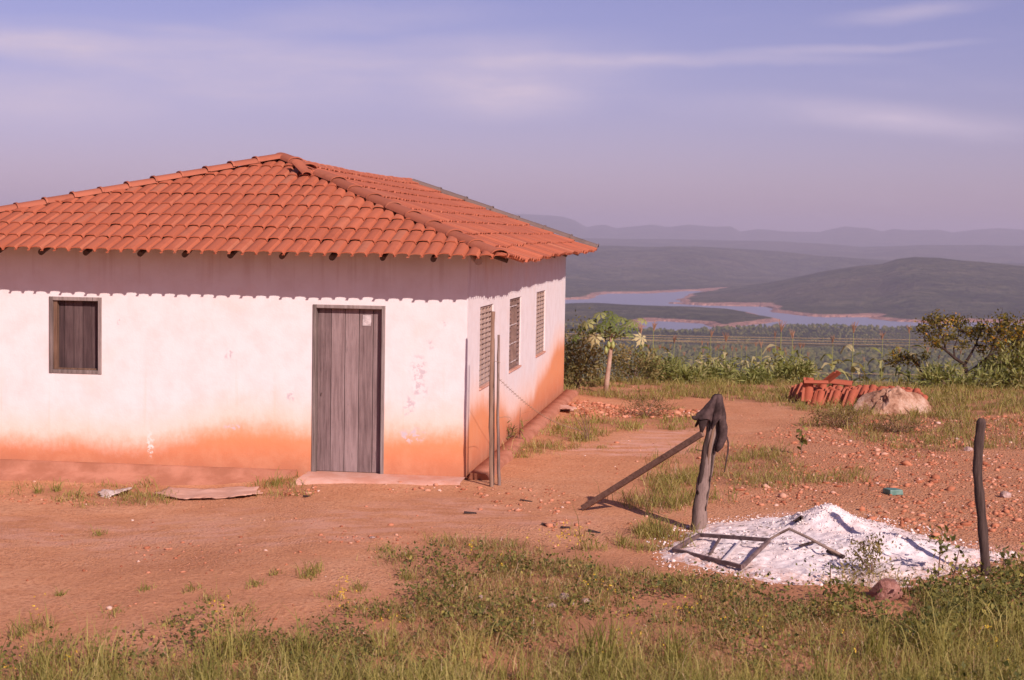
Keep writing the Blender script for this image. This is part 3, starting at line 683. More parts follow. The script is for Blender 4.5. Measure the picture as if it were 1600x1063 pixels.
def wire(name, label, pts, r, mat, cat='wire', barbs=0., group=None):
    pts = [np.array(p, float) for p in pts]; o0 = pts[0].copy(); mb = MB(); loc = [p-o0 for p in pts]
    mb.tube(loc, r, 4)
    if barbs:
        for a, b in zip(loc[:-1], loc[1:]):
            c = (a+b)/2; d = b-a; u = np.cross(d, (0, 0, 1.)); u /= np.linalg.norm(u)
            mb.bar(c-u*.02-np.array([0, 0, .012]), c+u*.02+np.array([0, 0, .012]), .004, .004)
    return tag(mb.build(name, mat, None, loc=o0), label, cat, group)
w0 = P(779.8, 592.5, c0[1]); w1 = G(906, 688); w1[2] = .15
wire('barbed_wire', 'strand of barbed wire sagging from the thin stick along the side wall', [w0+(w1-w0)*k-np.array([0, 0, .12*math.sin(k*PI)]) for k in np.linspace(0, 1, 40)], .0035, MAT['wire'], barbs=1)
w0 = P(779.5, 652, c0[1]); w1 = G(797, 660, .5)
wire('wire', 'short loose wire tied low on the thin stick', [P(780, 653, c0[1]), P(788, 651.5, c0[1]+.4), P(796, 652, c0[1]+.7), P(799, 655, c0[1]+.8)], .003, MAT['wire'])
wire('wire', 'short wire tying the pale post to the thin stick', [P(771, 564, c0[1]-.1), P(775, 565, c0[1]-.05), P(781.5, 566.5, c0[1]-.02)], .003, MAT['wire'])
# leaning post with the jacket
p0 = G(1089, 828); p0[2] = -.05; p1 = P(1121, 624, p0[1]+.05)
post('wooden_post', 'thick grey leaning post with a dark jacket hung over its top', p0, p1, .080, .060, MAT['gpost'], n=14, seg=20, bow=-.006, rough=.07, seed=8)
# split along the post (a dark seam and a raised slab), shade painted down its left
dirp = (p1-p0)/np.linalg.norm(p1-p0)
br0 = G(910, 797); br0[2] = .02; br1 = P(1098, 677, p0[1]-.06)
o = MB().bar((0, 0, 0), br1-br0, .040, .066).build('wooden_prop', MAT['prop'], None, bevel=.006, loc=br0); tag(o, 'rough plank propped slantwise from the ground to the leaning post', 'plank')
# jacket draped over the post top
top = p1+np.array([0, 0, .035]); jb = MB(); nth, ntt = 44, 16; vs = []
for j in range(ntt+1):
    t = j/ntt
    for i in range(nth):
        th = 2*PI*i/nth; c, s = math.cos(th), math.sin(th)      # 0 = right, PI = left, -PI/2 = towards the camera
        left = max(0, -c)**3; right = max(0, c)**2; front = max(0, -s)**2
        L = .27+.10*left+.14*right-.02*front+.07*math.sin(th*3+.6)+.04*math.sin(th*7+1)
        fold = 1+.30*math.sin(th*5+1.2+t*.8)*t**.7+.14*math.sin(th*11+t*2)*t
        R = (.035+.055*min(1, t*2.2)+.022*t)*fold + .10*left*t**1.8
        zz = -L*t*(1 if t > .15 else .7)+.02*(1-t) + .09*left*t*t
        ax = top+dirp*0-np.array([dirp[0], dirp[1], 0])*(-zz)
        vs.append(ax+np.array([c*R, s*R, zz])-top)
fs = [(j*nth+i, j*nth+(i+1) % nth, (j+1)*nth+(i+1) % nth, (j+1)*nth+i) for j in range(ntt) for i in range(nth)]+[tuple(range(nth))]
jb.add(vs, fs); jk = jb.build('jacket', MAT['cloth'], None, smooth=True, loc=top); tag(jk, 'dark worn jacket draped over the top of the leaning post', 'jacket')
m = jk.modifiers.new('thick', 'SOLIDIFY'); m.thickness = .008; m = jk.modifiers.new('sub', 'SUBSURF'); m.levels = 1; m.render_levels = 1
def rel(px, py, dy): return P(px, py, p0[1]+dy)-top
sl = MB().tube([rel(1127, 650, -.05), rel(1130, 668, -.05), rel(1129, 684, -.06), rel(1124, 697, -.07), rel(1119, 706, -.07)], [.035, .052, .050, .042, .018], 10, rough=.08).build('sleeve', MAT['cloth'], jk, smooth=True)
sl = MB().tube([rel(1108, 645, .02), rel(1100, 650, .0), rel(1092, 653, -.02), rel(1085, 653.5, -.03), rel(1081, 651, -.03)], [.055, .05, .035, .022, .012], 10, rough=.1).build('sleeve', MAT['cloth'], jk, smooth=True)
fl = MB().tube([rel(1100, 652, -.03), rel(1098, 664, -.05), rel(1096, 676, -.06)], [.05, .042, .014], 10, rough=.1, flat=.45).build('jacket_flap', MAT['cloth'], jk, smooth=True)
o = MB().tube([rel(1131, 676, -.05), rel(1136, 684, -.06), rel(1138, 692, -.06), rel(1137.5, 706, -.05), rel(1134.5, 722, -.05), rel(1132, 738, -.05)], [.009, .011, .010, .010, .008, .006], 6).build('cord', MAT['cloth'], None, loc=top); tag(o, 'dark knotted cord hanging from the jacket on the leaning post', 'cord')
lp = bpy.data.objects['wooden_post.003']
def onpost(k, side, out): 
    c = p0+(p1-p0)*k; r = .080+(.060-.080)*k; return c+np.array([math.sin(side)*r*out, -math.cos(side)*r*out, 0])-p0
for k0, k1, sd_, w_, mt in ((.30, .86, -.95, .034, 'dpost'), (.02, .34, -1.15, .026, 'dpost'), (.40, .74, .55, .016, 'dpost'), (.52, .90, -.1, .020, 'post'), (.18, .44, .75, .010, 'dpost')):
    ks = np.linspace(k0, k1, 9); MB().tube([onpost(k, sd_+.10*math.sin(k*17), .93) for k in ks], [w_*(.35+.65*math.sin(PI*(i+.6)/9.2)) for i in range(9)], 7, rough=.15).build('bark_shade_strip', MAT[mt], lp, smooth=True)  # dark left strips paint the post's shadow side; the rest are seam and slab
# right-hand post
q0 = G(1540, 899); q0[2] = -.06
pts_px = [(1540, 900), (1538, 860), (1534, 810), (1530, 770), (1527, 735), (1529, 700), (1532, 670), (1534, 654)]
pts = [P(a, b, q0[1]) for a, b in pts_px]; o0 = pts[0].copy()
den = []; 
for a, b in zip(pts[:-1], pts[1:]): den += [a+(b-a)*k/3 for k in range(3)]
den.append(pts[-1])
o = MB().tube([p-o0 for p in den], [.045*(1+.06*math.sin(i*1.7)) for i in range(len(den)-2)]+[.046, .026], 11, rough=.07).build('wooden_post', MAT['dpost'], None, smooth=True, angle=.7, loc=o0)
tag(o, 'blackened fence post with a slanted top beside the white sand', 'post')

# wires across the view
for k, (ya, yb, Y) in enumerate(((524.7, 531.5, 95.), (528.2, 536.0, 95.4), (531.8, 540.2, 95.8), (533.2, 543.6, 96.))):
    a = P(1021, ya, Y); b = P(1430, yb, Y+6); d = b-a
    pts = []
    for t in np.linspace(-2.2, 2.2, 45):
        q = a+d*t; q[2] += .035*(t-.5)**2; pts.append(q)
    wire('power_cable', ('topmost', 'second', 'third', 'lowest')[k]+' of the four sunlit cables crossing in front of the forest plain', pts, .016, MAT['cable'], 'cable', group='power cables above the forest')
for ya, yb, Y, lb in ((578, 589, 46., 'fence wire stretched behind the maize tops'), (593, 600, 44., 'lower fence wire half hidden among the maize')):
    a = P(1018, ya, Y); b = P(1600, yb, Y)
    wire('fence_wire', lb, [a+(b-a)*t for t in np.linspace(-.6, 1.6, 12)], .008, MAT['cable'])

# ------------------------------------------------------------------ white sand heap with the rusty frame
HP = Gpoly([(1020, 868), (1060, 842), (1110, 820), (1230, 806), (1300, 803), (1360, 812), (1420, 830), (1480, 848), (1540, 862), (1585, 867), (1585, 873), (1545, 880), (1510, 890), (1470, 905), (1390, 918), (1300, 916), (1210, 912), (1150, 898), (1090, 886), (1035, 876)])
hx = np.arange(HP[:, 0].min()-.2, HP[:, 0].max()+.2, .022); hy = np.arange(HP[:, 1].min()-.2, HP[:, 1].max()+.2, .022)
HX2, HY2 = np.meshgrid(hx, hy)
def heap(x, y):
    sd = sdpoly(x, y, HP)+(fbm(x*3, y*3, 71)-.5)*.32
    e = np.clip(sd/.30, -1, 1); h = .055*e
    pkc = G(1292, 838); pk2 = G(1385, 868); pk3 = G(1230, 868)
    h = h+.30*np.exp(-(((x-pkc[0])/.40)**2+((y-pkc[1])/.40)**2)**.75)*np.clip(sd/.3, 0, 1)
    h = h+.15*np.exp(-((x-pk2[0])/.50)**2-((y-pk2[1])/.40)**2)*np.clip(sd/.3, 0, 1)
    h = h+.05*np.exp(-((x-pk3[0])/.6)**2-((y-pk3[1])/.5)**2)
    return h+(fbm(x*2.4, y*2.4, 81, 4)-.5)*.045*np.clip(sd/.2, 0, 1)+(fbm(x*14, y*14, 85, 3)-.5)*.045*np.clip(sd/.1, 0, 1), sd
HZ, HS = heap(HX2, HY2); HG = gz(HX2, HY2)
ny, nx = HX2.shape; idx = np.arange(ny*nx).reshape(ny, nx)
F = np.stack([idx[:-1, :-1], idx[:-1, 1:], idx[1:, 1:], idx[1:, :-1]], -1).reshape(-1, 4)
hv = np.stack([HX2, HY2, HG+HZ-.004], -1).reshape(-1, 3)
keep = (HZ.reshape(-1)[F] > -.03).all(1)
ho = np.array([*HP.mean(0), 0.])
o = np_mesh('sand_pile', hv-ho, F[keep], MAT['sand'], smooth=True, attrs={'edge': 1-ss(.0, .55, HS)}, loc=ho); tag(o, 'low spread heap of white sand on the red yard beside the dark post', 'sand pile')
_q = rng.uniform(HP.min(0), HP.max(0), (14000, 2)); _z, _s = heap(_q[:, 0], _q[:, 1]); _k = ((_s > .0) & (rng.uniform(0, 1, len(_q)) < .12+.9*ss(.10, .25, _z))) | ((_s > -.30) & (_s <= 0) & (rng.uniform(0, 1, len(_q)) < .30)); _z = np.maximum(_z, 0); _q, _z = _q[_k], _z[_k]; _r = rng.gamma(1.6, .0026, len(_q))+.002
W_, F_, _rn = blobs(np.stack([_q[:, 0], _q[:, 1], _z+gz(_q[:, 0], _q[:, 1])+_r*.2], -1)-ho, np.stack([_r*1.2, _r, _r*.8], -1), 33, jit=.4)
tag(np_mesh('clods', W_, F_, MAT['sand'], o, attrs={'edge': np.zeros(len(W_))}), kind='stuff')
def hz(px, py, dz=.0):
    z = 0.
    for _ in range(6):
        g = G(px, py, z); z = max(0, float(heap(np.array(g[0]), np.array(g[1]))[0])+gzf(g[0], g[1]))+dz
    return G(px, py, z)
A, B, C_, D = hz(1052, 859, .03), hz(1093, 836, .05), hz(1202, 844, .10), hz(1160, 886, .05)
fo = thing('metal_frame', 'rusty rectangular frame with two cross bars lying on the white sand', 'frame', A)
for p, q in ((A, B), (B, C_), (C_, D), (D, A)): MB().bar(p-A, q-A, .030, .038).build('rail', MAT['rust'], fo, bevel=.003)
for p, q in (((1126, 839), (1106, 872)), ((1162, 841), (1129, 877))):
    a = hz(*p, .06); b = hz(*q, .05); MB().bar(a-A, b-A, .022, .024).build('rung', MAT['bar'] if p[0] > 1150 else MAT['rust'], fo, bevel=.003)
def stick(label, pxs, r, mat='stick', lift=.03, name='stick', cat='stick', n=7):
    pts = [hz(a, b, lift if not hasattr(lift, '__len__') else lift[i]) for i, (a, b) in enumerate(pxs)]; o0 = pts[0].copy()
    rad = [r*random.uniform(.85, 1.1) for _ in pts]
    return tag(MB().tube([p-o0 for p in pts], rad, n, rough=.08).build(name, MAT[mat], None, smooth=True, loc=o0), label, cat)
stick('bent grey stick arched over the white sand right of the rusty frame', [(1204, 842), (1220, 833), (1233, 826.5), (1262, 840), (1290, 855), (1314, 867)], .014, lift=[.06, .12, .17, .13, .09, .03])
stick('short dark stick lying under the bent grey stick', [(1250, 853), (1262, 850), (1275, 846.5)], .014, 'dpost')
stick('short charred stick by the foot of the bent stick', [(1292, 861), (1306, 866), (1318, 870)], .020, 'dpost')
stick('small charred branch on the back of the sand heap', [(1238, 815), (1250, 810), (1262, 803), (1270, 800)], .022, 'dpost')
stick('thin twig lying along the middle of the sand heap', [(1330, 843), (1352, 852), (1372, 862)], .006, 'twig')

# ------------------------------------------------------------------ rocks and rubbish
def rock(label, c, r, mat, seed, name='rock', cat='rock', sub=3, jag=.28, cuts=7):
    g = random.Random(seed); b = bmesh.new(); bmesh.ops.create_icosphere(b, subdivisions=sub, radius=1.)
    off = np.array([g.uniform(0, 50) for _ in range(3)])
    pl = []
    for _ in range(cuts):
        n = Vector((g.gauss(0, 1), g.gauss(0, 1), g.gauss(.2, .8))).normalized(); pl.append((n, g.uniform(.62, .9)))
    for v in b.verts:
        d = v.co.normalized(); rr = 1.
        for n, k in pl:
            dt = d.dot(n)
            if dt > 1e-3: rr = min(rr, k/dt)
        q = np.array(d)*1.6+off
        nz = float(fbm(q[0]+q[2]*.7, q[1]-q[2]*.5, seed, 4))-.5
        v.co = d*(rr+nz*jag); v.co = Vector((v.co.x*r[0], v.co.y*r[1], v.co.z*r[2]))
    me = bpy.data.meshes.new(name); b.to_mesh(me); b.free()
    me.polygons.foreach_set('use_smooth', [True]*len(me.polygons)); me.set_sharp_from_angle(angle=.55); me.materials.append(mat)
    o = bpy.data.objects.new(name, me); COL.objects.link(o); o.location = c; o.rotation_euler = (0, 0, g.uniform(-.4, .4))
    return tag(o, label, cat)
bc = G(1402, 648)
def boulder():
    b = bmesh.new(); bmesh.ops.create_icosphere(b, subdivisions=5, radius=1.)
    pl = [((-.50, -.25, .83), .40), ((.55, -.35, .75), .46), ((.1, -.75, .65), .50), ((-.75, -.6, .3), .80), ((.8, -.55, .2), .84), ((.05, .4, .9), .52), ((-.2, -.97, .1), .72), ((-.15, -.55, .82), .47), ((.35, -.8, .5), .60), ((-.9, .1, .4), .88)]
    pl = [(Vector(n).normalized(), k) for n, k in pl]
    for v in b.verts:
        d = v.co.normalized(); rr = 1.02
        for n, k in pl:
            t = d.dot(n)
            if t > 1e-3: rr = min(rr, k/t)
        nz = float(fbm(d.x*2.2+d.z*1.3+7, d.y*2.2-d.z*1.1+3, 12, 5))-.5; nz2 = float(fbm(d.x*7+d.z*4, d.y*7-d.z*5, 19, 4))-.5
        v.co = d*(rr+nz*.30+nz2*.10); v.co = Vector((v.co.x*.74, v.co.y*.5, v.co.z*.80))
    me = bpy.data.meshes.new('boulder'); b.to_mesh(me); b.free(); me.polygons.foreach_set('use_smooth', [True]*len(me.polygons)); me.set_sharp_from_angle(angle=.35); me.materials.append(MAT['boulder'])
    o = bpy.data.objects.new('boulder', me); COL.objects.link(o); o.location = (bc[0], bc[1]+.25, .07); return o
tag(boulder(), 'big pale pink boulder in front of the stacked roof tiles', 'boulder')
def small(label, px, py, w, mat, seed, h=.75, cat='stone', name='stone'):
    g = G(px, py); s = w/FPX*g[1]/2; return rock(label, (g[0], g[1], gzf(g[0], g[1])+s*h*.45), (s, s*.85, s*h), MAT[mat], seed, name, cat, 2)
small('reddish brown rock at the edge of the white sand and grass', 1382, 936, 56, 'clod', 21, .85, 'rock', 'rock')
small('orange stone left of the pale stones in the grass', 832, 942, 12, 'ostone', 22, 1.3)
small('palest round stone, rightmost of the group in the grass', 916, 944, 17, 'stone', 23, .9)
small('tan stone, topmost of the group in the grass', 881, 936, 20, 'stone', 24, .85)
small('grey stone, lowest of the group in the grass', 862, 950, 17, 'stone', 25, .7)
small('flat tan stone in the middle of the stones in the grass', 893, 946, 16, 'stone', 26, .5)
small('tiny grey stone beside the orange stone in the grass', 852, 936, 9, 'stone', 27, .8)
small('small brown stone touching the tan stone in the grass', 897, 938, 10, 'ostone', 28, .9)
small('pale pink stone at the bare edge of the foreground grass', 751, 937, 11, 'stone', 29, 1.)
small('orange flat stone on the bare yard left of the leaning plank', 875, 818, 16, 'ostone', 30, .4)
small('whitish stone on the gravel beyond the dark post', 1513, 705, 16, 'stone', 31, .6)
small('pale pointed stone on the gravel right of the dark post', 1572, 778, 20, 'stone', 32, .8)
small('pale stone on the gravel beside the whitish stone', 1494, 688, 11, 'stone', 33, .6)
small('orange stone poking through the edge of the sand', 1392, 829, 14, 'ostone', 34, .9)
small('dark stone at the foot of the house corner', 737, 744, 12, 'clod', 35, 1.1)
small('red stone by the papaya clearing behind the house', 890, 604, 12, 'clod', 36, .7)
small('white stone on the yard below the doorstep', 582, 842, 11, 'stone', 37, .4)
small('peach stone on the left part of the yard', 372, 845, 12, 'ostone', 38, .4)
# green container
g0 = G(1395, 772); o = MB().box((-.09, -.10, 0), (.09, .10, .075), .008).build('container', MAT['green'], None, bevel=.012, loc=(g0[0], g0[1], gzf(g0[0], g0[1])-.005)); o.rotation_euler = (0, 0, .25); tag(o, 'small green block lying on the gravel right of the sand heap', 'block')
def sheet(label, pxs, mat, name, cat, h=.03, seed=1, nseg=26, curl=.03):
    """torn sheet lying on the ground: outline in world, with folded edges and thickness"""
    pl = np.array([G(a, b)[:2] for a, b in pxs]); c = pl.mean(0); b = bmesh.new()
    x0_, y0_ = pl.min(0); x1_, y1_ = pl.max(0); st = max((x1_-x0_), (y1_-y0_))/nseg; vid = {}
    for i in range(int((x1_-x0_)/st)+2):
        for j in range(int((y1_-y0_)/st*1.6)+2):
            x = x0_+i*st; y = y0_+j*st/1.6
            if float(sdpoly(np.array(x), np.array(y), pl))+(.02*random.random()) > 0:
                vid[i, j] = b.verts.new((x-c[0], y-c[1], h+gzf(x, y)+(float(fbm(x*4, y*4, seed))-.4)*curl*2))
    for (i, j) in list(vid):
        k = [(i, j), (i+1, j), (i+1, j+1), (i, j+1)]
        if all(q in vid for q in k): b.faces.new([vid[q] for q in k])
    bmesh.ops.delete(b, geom=[v for v in b.verts if not v.link_faces], context='VERTS')
    me = bpy.data.meshes.new(name); b.to_mesh(me); b.free(); me.polygons.foreach_set('use_smooth', [True]*len(me.polygons)); me.materials.append(MAT[mat])
    o = bpy.data.objects.new(name, me); COL.objects.link(o); o.location = (c[0], c[1], 0); m = o.modifiers.new('t', 'SOLIDIFY'); m.thickness = .012
    return tag(o, label, cat)
sheet('long torn cardboard sheet lying at the foot of the front wall', [(240, 757), (262, 744), (300, 749), (405, 755), (410, 764), (380, 769), (280, 764)], 'card', 'cardboard_sheet', 'cardboard', .035, 3)
sheet('crumpled scrap of white sheeting in the weeds by the front wall', [(152, 755), (170, 748), (205, 747), (204, 753), (165, 758)], 'rag', 'plastic_scrap', 'scrap', .03, 5, 20, .08)
sheet('torn cardboard piece lying by the far end of the side wall', [(866, 641), (880, 637), (903, 643), (896, 648), (872, 644)], 'card', 'cardboard_sheet', 'cardboard', .05, 7, 18, .05)
for px, py, a in ((735, 804, .3), (480, 772, 1.2), (884, 826, .8), (928, 832, -.4), (1095, 705, .2), (822, 783, -.2), (856, 822, 0.)):
    g = G(px, py); o = MB().box((-.07, -.018, 0), (.07, .018, .012), .006).build('wood_chip', MAT['dpost'], None, loc=(g[0], g[1], gzf(g[0], g[1])+.003)); o.rotation_euler = (0, .12, a)
    tag(o, 'small dark splinter of wood lying on the red yard', 'wood chip', 'dark wood chips scattered on the yard')

# stacked spare roof tiles behind the boulder
def clay_tile():
    mb = MB(); L = .42; m = [(-.1, .012), (-.085, 0), (-.05, .0), (-.03, .03), (.0, .052), (.05, .056), (.08, .04), (.1, .008)]; vs = []
    for s, k in ((-L/2, 1.05), (0, 1.), (L/2, .93)): vs += [(x*k, s, z) for x, z in m]
    n0 = len(vs); vs += [(x, y, z-.014) for x, y, z in vs]; n = len(m)
    fs = [(l*n+j, (l+1)*n+j, (l+1)*n+j+1, l*n+j+1) for l in range(2) for j in range(n-1)]; fs += [tuple(n0+i for i in reversed(f_)) for f_ in fs]
    for l in (0, 2): fs += [(l*n+j, l*n+j+1, n0+l*n+j+1, n0+l*n+j) for j in range(n-1)]
    for j in (0, n-1): fs += [(l*n+j, (l+1)*n+j, n0+(l+1)*n+j, n0+l*n+j) for l in range(2)]
    return mb.add(vs, fs)
proto = clay_tile().build('roof_tile', MAT['stack'], None, smooth=True, angle=.9)
TG = 'spare roof tiles stacked behind the boulder'
tag(proto, 'red clay tile standing on edge in the leaning stack behind the boulder', 'roof tile', TG, 'thing')
first = True
sx = (G(1456, 640)[0]-G(1262, 640)[0])
b0 = G(1268, 634); b1 = G(1452, 644); cnt = 0
for row in range(7):
    for k in range(11):
        t = row/6.; s = k/10.
        base = b0+(b1-b0)*(.06+.90*t)
        # rows run away from the viewer, tiles lean on one another
        q = np.array([base[0]+.05*random.uniform(-1, 1)-.045*k*.55, base[1]+.25+.105*k, .0])
        o = proto if first else proto.copy()
        if not first: COL.objects.link(o)
        first = False
        o.location = (q[0], q[1], gzf(q[0], q[1])+.12+random.uniform(-.03, .03)+.05*math.sin(s*PI))
        o.rotation_euler = (math.radians(48+random.uniform(-8, 8)), math.radians(random.uniform(-5, 5)+8), math.radians(-26+random.uniform(-5, 5)))
def put_tile(label, px, py, Y, rot, z=None):
    o = proto.copy(); COL.objects.link(o); q = P(px, py+3, Y); o.location = q; o.rotation_euler = [math.radians(a) for a in rot]; o['label'] = label; o.scale = (1.1,)*3
    return o
TY_ = b0[1]+.3
put_tile('clay tile lying flat on the left end of the stack', 1275, 596, TY_, (0, 6, 86))
put_tile('clay tile tilted up against the left end of the stack top', 1295, 590, TY_+.3, (-38, 10, 40))
put_tile('broken dark clay tile lying on the stack next to the tilted tile', 1313, 596, TY_+.5, (4, -8, 70))
put_tile('clay tile standing upright at the left end of the stack', 1262, 606, TY_+.05, (86, 4, 8))

# ------------------------------------------------------------------ plants
def leafset(c, d, up, L, w, rnd):
    """diamond leaves folded at the rib: arrays of base, direction, up -> quads"""
    c = np.asarray(c); d = d/(np.linalg.norm(d, axis=1, keepdims=True)+1e-9); s = np.cross(d, up); s /= np.linalg.norm(s, axis=1, keepdims=True)+1e-9
    nn = np.cross(s, d); L = np.asarray(L)[:, None]; w = np.asarray(w)[:, None]
    b = c; m1 = c+d*L*.45+s*w*.5+nn*w*.12; m2 = c+d*L*.45-s*w*.5+nn*w*.12; t = c+d*L-nn*L*.12
    V = np.stack([b, m1, t, m2], 1).reshape(-1, 3); n = len(c); Fq = (np.arange(n)*4)[:, None]+np.array([[0, 1, 2, 3]])
    return V, Fq, np.repeat(rnd, 4)
def rdir(n, g, zb=0.):
    v = g.normal(0, 1, (n, 3)); v[:, 2] += zb; return v/np.linalg.norm(v, axis=1, keepdims=True)
def bush(name, label, cat, base, rad, n, L, mat, seed, stems=7, stemmat='twig', clumps=14, hollow=.55, group=None, leafw=.5):
    g = np.random.default_rng(seed); base = np.array(base, float); rad = np.array(rad, float)
    t = thing(name, label, cat, base, 0, group); cl = rdir(clumps, g, .35)*g.uniform(hollow, 1., (clumps, 1)); cl[:, 2] = np.abs(cl[:, 2])*1.1
    cl = cl*rad+np.array([0, 0, rad[2]*.15]); k = g.integers(0, clumps, n)
    c = cl[k]+g.normal(0, .22, (n, 3))*rad*np.array([1, 1, .8]); c[:, 2] = np.maximum(c[:, 2], .01)
    d = c/rad.max()*.6+rdir(n, g, .2)
    tint = g.uniform(0, 1, clumps)[k]*.45+g.uniform(0, 1, n)*.55
    V, Fq, rn = leafset(c, d, rdir(n, g, 1.), L*g.uniform(.6, 1.3, n), L*leafw*g.uniform(.7, 1.2, n), tint)
    np_mesh('foliage', V, Fq, mat, t, attrs={'rnd': rn})
    st = MB()
    for q in cl[:stems]: st.tube([(0, 0, -.02), q*np.array([.35, .35, .5]), q], [.02*rad.max(), .012*rad.max(), .004], 5)
    st.build('stems', MAT[stemmat], t, smooth=True)
    return t
# bush behind the house
g = G(905, 612); bush('bush', 'dense olive bush growing behind the far corner of the house', 'bush', (g[0]+.02, 34.6, gzf(g[0], 34.6)), (.62, .6, .95), 2600, .085, MAT['bush'], 31, clumps=26)
g = G(985, 606); bush('bush', 'dry brownish bush just right of the papaya tree', 'bush', (P(988, 600, 36.)[0], 36., gzf(0, 36.)), (.6, .5, .65), 1500, .08, MAT['bush'], 32, clumps=20)
# papaya
pb = G(946, 614); pY = pb[1]
pt = thing('papaya_tree', 'young papaya tree with big lobed leaves and green fruit', 'tree', (pb[0], pb[1], gzf(pb[0], pb[1])))
def prel(px, py, dy=0.): return P(px, py, pY+dy)-np.array(pt.location)
MB().tube([prel(946, 616), prel(948.5, 595), prel(951, 575), prel(953.5, 553), prel(955, 530), prel(955.5, 515)], [.055, .050, .045, .042, .036, .02], 9, rough=.03).build('trunk', MAT['paptrunk'], pt, smooth=True)
def papleaf(center, base, size, tilt, spin, rnd, lobes=7):
    c = np.array(center); b = np.array(base)
    nrm = np.array(tilt, float); nrm /= np.linalg.norm(nrm); a = np.cross(nrm, (0.3, 1, .2)); a /= np.linalg.norm(a); e = np.cross(nrm, a); mb = MB()
    for k in range(lobes):
        th = spin+(-2.5+5.*k/(lobes-1)); L = size*(1-.32*abs(k-(lobes-1)/2)/(lobes/2)); d = a*math.cos(th)+e*math.sin(th); s = np.cross(nrm, d); dr = -nrm*L*.42
        pts = [c, c+d*L*.35+s*L*.09, c+d*L*.60+s*L*.20+dr*.4, c+d*L*.70+s*L*.08+dr*.5, c+d*L+dr, c+d*L*.68-s*L*.08+dr*.5, c+d*L*.58-s*L*.20+dr*.4, c+d*L*.35-s*L*.09, c+d*L*.6+dr*.25]
        mb.add(pts, [(0, 1, 8), (1, 2, 8), (2, 3, 8), (3, 4, 8), (4, 5, 8), (5, 6, 8), (6, 7, 8), (7, 0, 8)])
    me_v = np.array(mb.v); 
    o = np_mesh('leaf', me_v, np.array(mb.f), MAT['papleaf'], pt, attrs={'rnd': np.full(len(me_v), rnd)})
    mid = (b+c)/2+np.array([0, 0, .03])
    MB().tube([b, mid, c], [.011, .008, .006], 5).build('leaf_stalk', MAT['fruit'], o, smooth=True)
crown = prel(955, 528)
for (px, py, dy, sz, tl, sp_, rn) in ((930, 526, -.25, .24, (-.3, -.85, .5), 1.2, .95), (1002, 528, -.15, .22, (.35, -.85, .4), 1.9, 1.), (918, 504, -.1, .21, (-.4, -.6, .7), 2.2, .8), (908, 512, .2, .19, (-.3, -.3, .9), 2.4, .25),
        (938, 490, .0, .24, (-.1, -.45, .9), 1.5, .7), (952, 500, -.3, .26, (0, -.5, .9), 1.6, .3), (972, 497, .1, .24, (.15, -.35, .9), 1.2, .6), (990, 503, .0, .24, (.3, -.45, .85), .9, .55), (1006, 500, .2, .19, (.4, -.3, .8), .8, .75),
        (926, 500, .3, .24, (-.3, .2, .9), 2.2, .2), (962, 510, -.25, .22, (.1, -.6, .7), 1.4, .15), (980, 510, -.2, .20, (.2, -.5, .8), 1.0, .35), (940, 508, -.35, .20, (-.2, -.6, .7), 1.7, .35), (897, 527, .1, .16, (-.5, -.5, .6), 2.6, .45), (985, 522, .1, .14, (.3, -.6, .6), 1.1, .5), (950, 486, .25, .22, (0, .1, 1), 1.5, .5), (945, 520, .3, .22, (0, -.4, .8), 1.9, .1), (933, 512, -.1, .20, (-.3, -.5, .8), 2., .2), (970, 520, .2, .20, (.2, -.4, .8), 1.1, .2), (958, 492, -.1, .22, (.1, -.5, .9), 1.4, .45), (920, 518, .25, .18, (-.4, -.3, .8), 2.3, .3), (992, 512, .25, .18, (.4, -.2, .8), .9, .4)):
    papleaf(prel(px, py, dy), crown+np.array([random.uniform(-.03, .03), 0, random.uniform(-.08, .08)]), sz, tl, sp_, rn)
for i in range(10):
    q = prel(953+random.uniform(-7, 7), 537+random.uniform(-8, 12), random.uniform(-.07, .0)); L = random.uniform(.055, .085)
    MB().tube([q+np.array([0, 0, L]), q+np.array([0, 0, L*.75]), q, q-np.array([0, 0, L*.6]), q-np.array([0, 0, L])], [.006, L*.35, L*.55, L*.42, .006], 8).build('fruit', MAT['fruit'], pt, smooth=True)
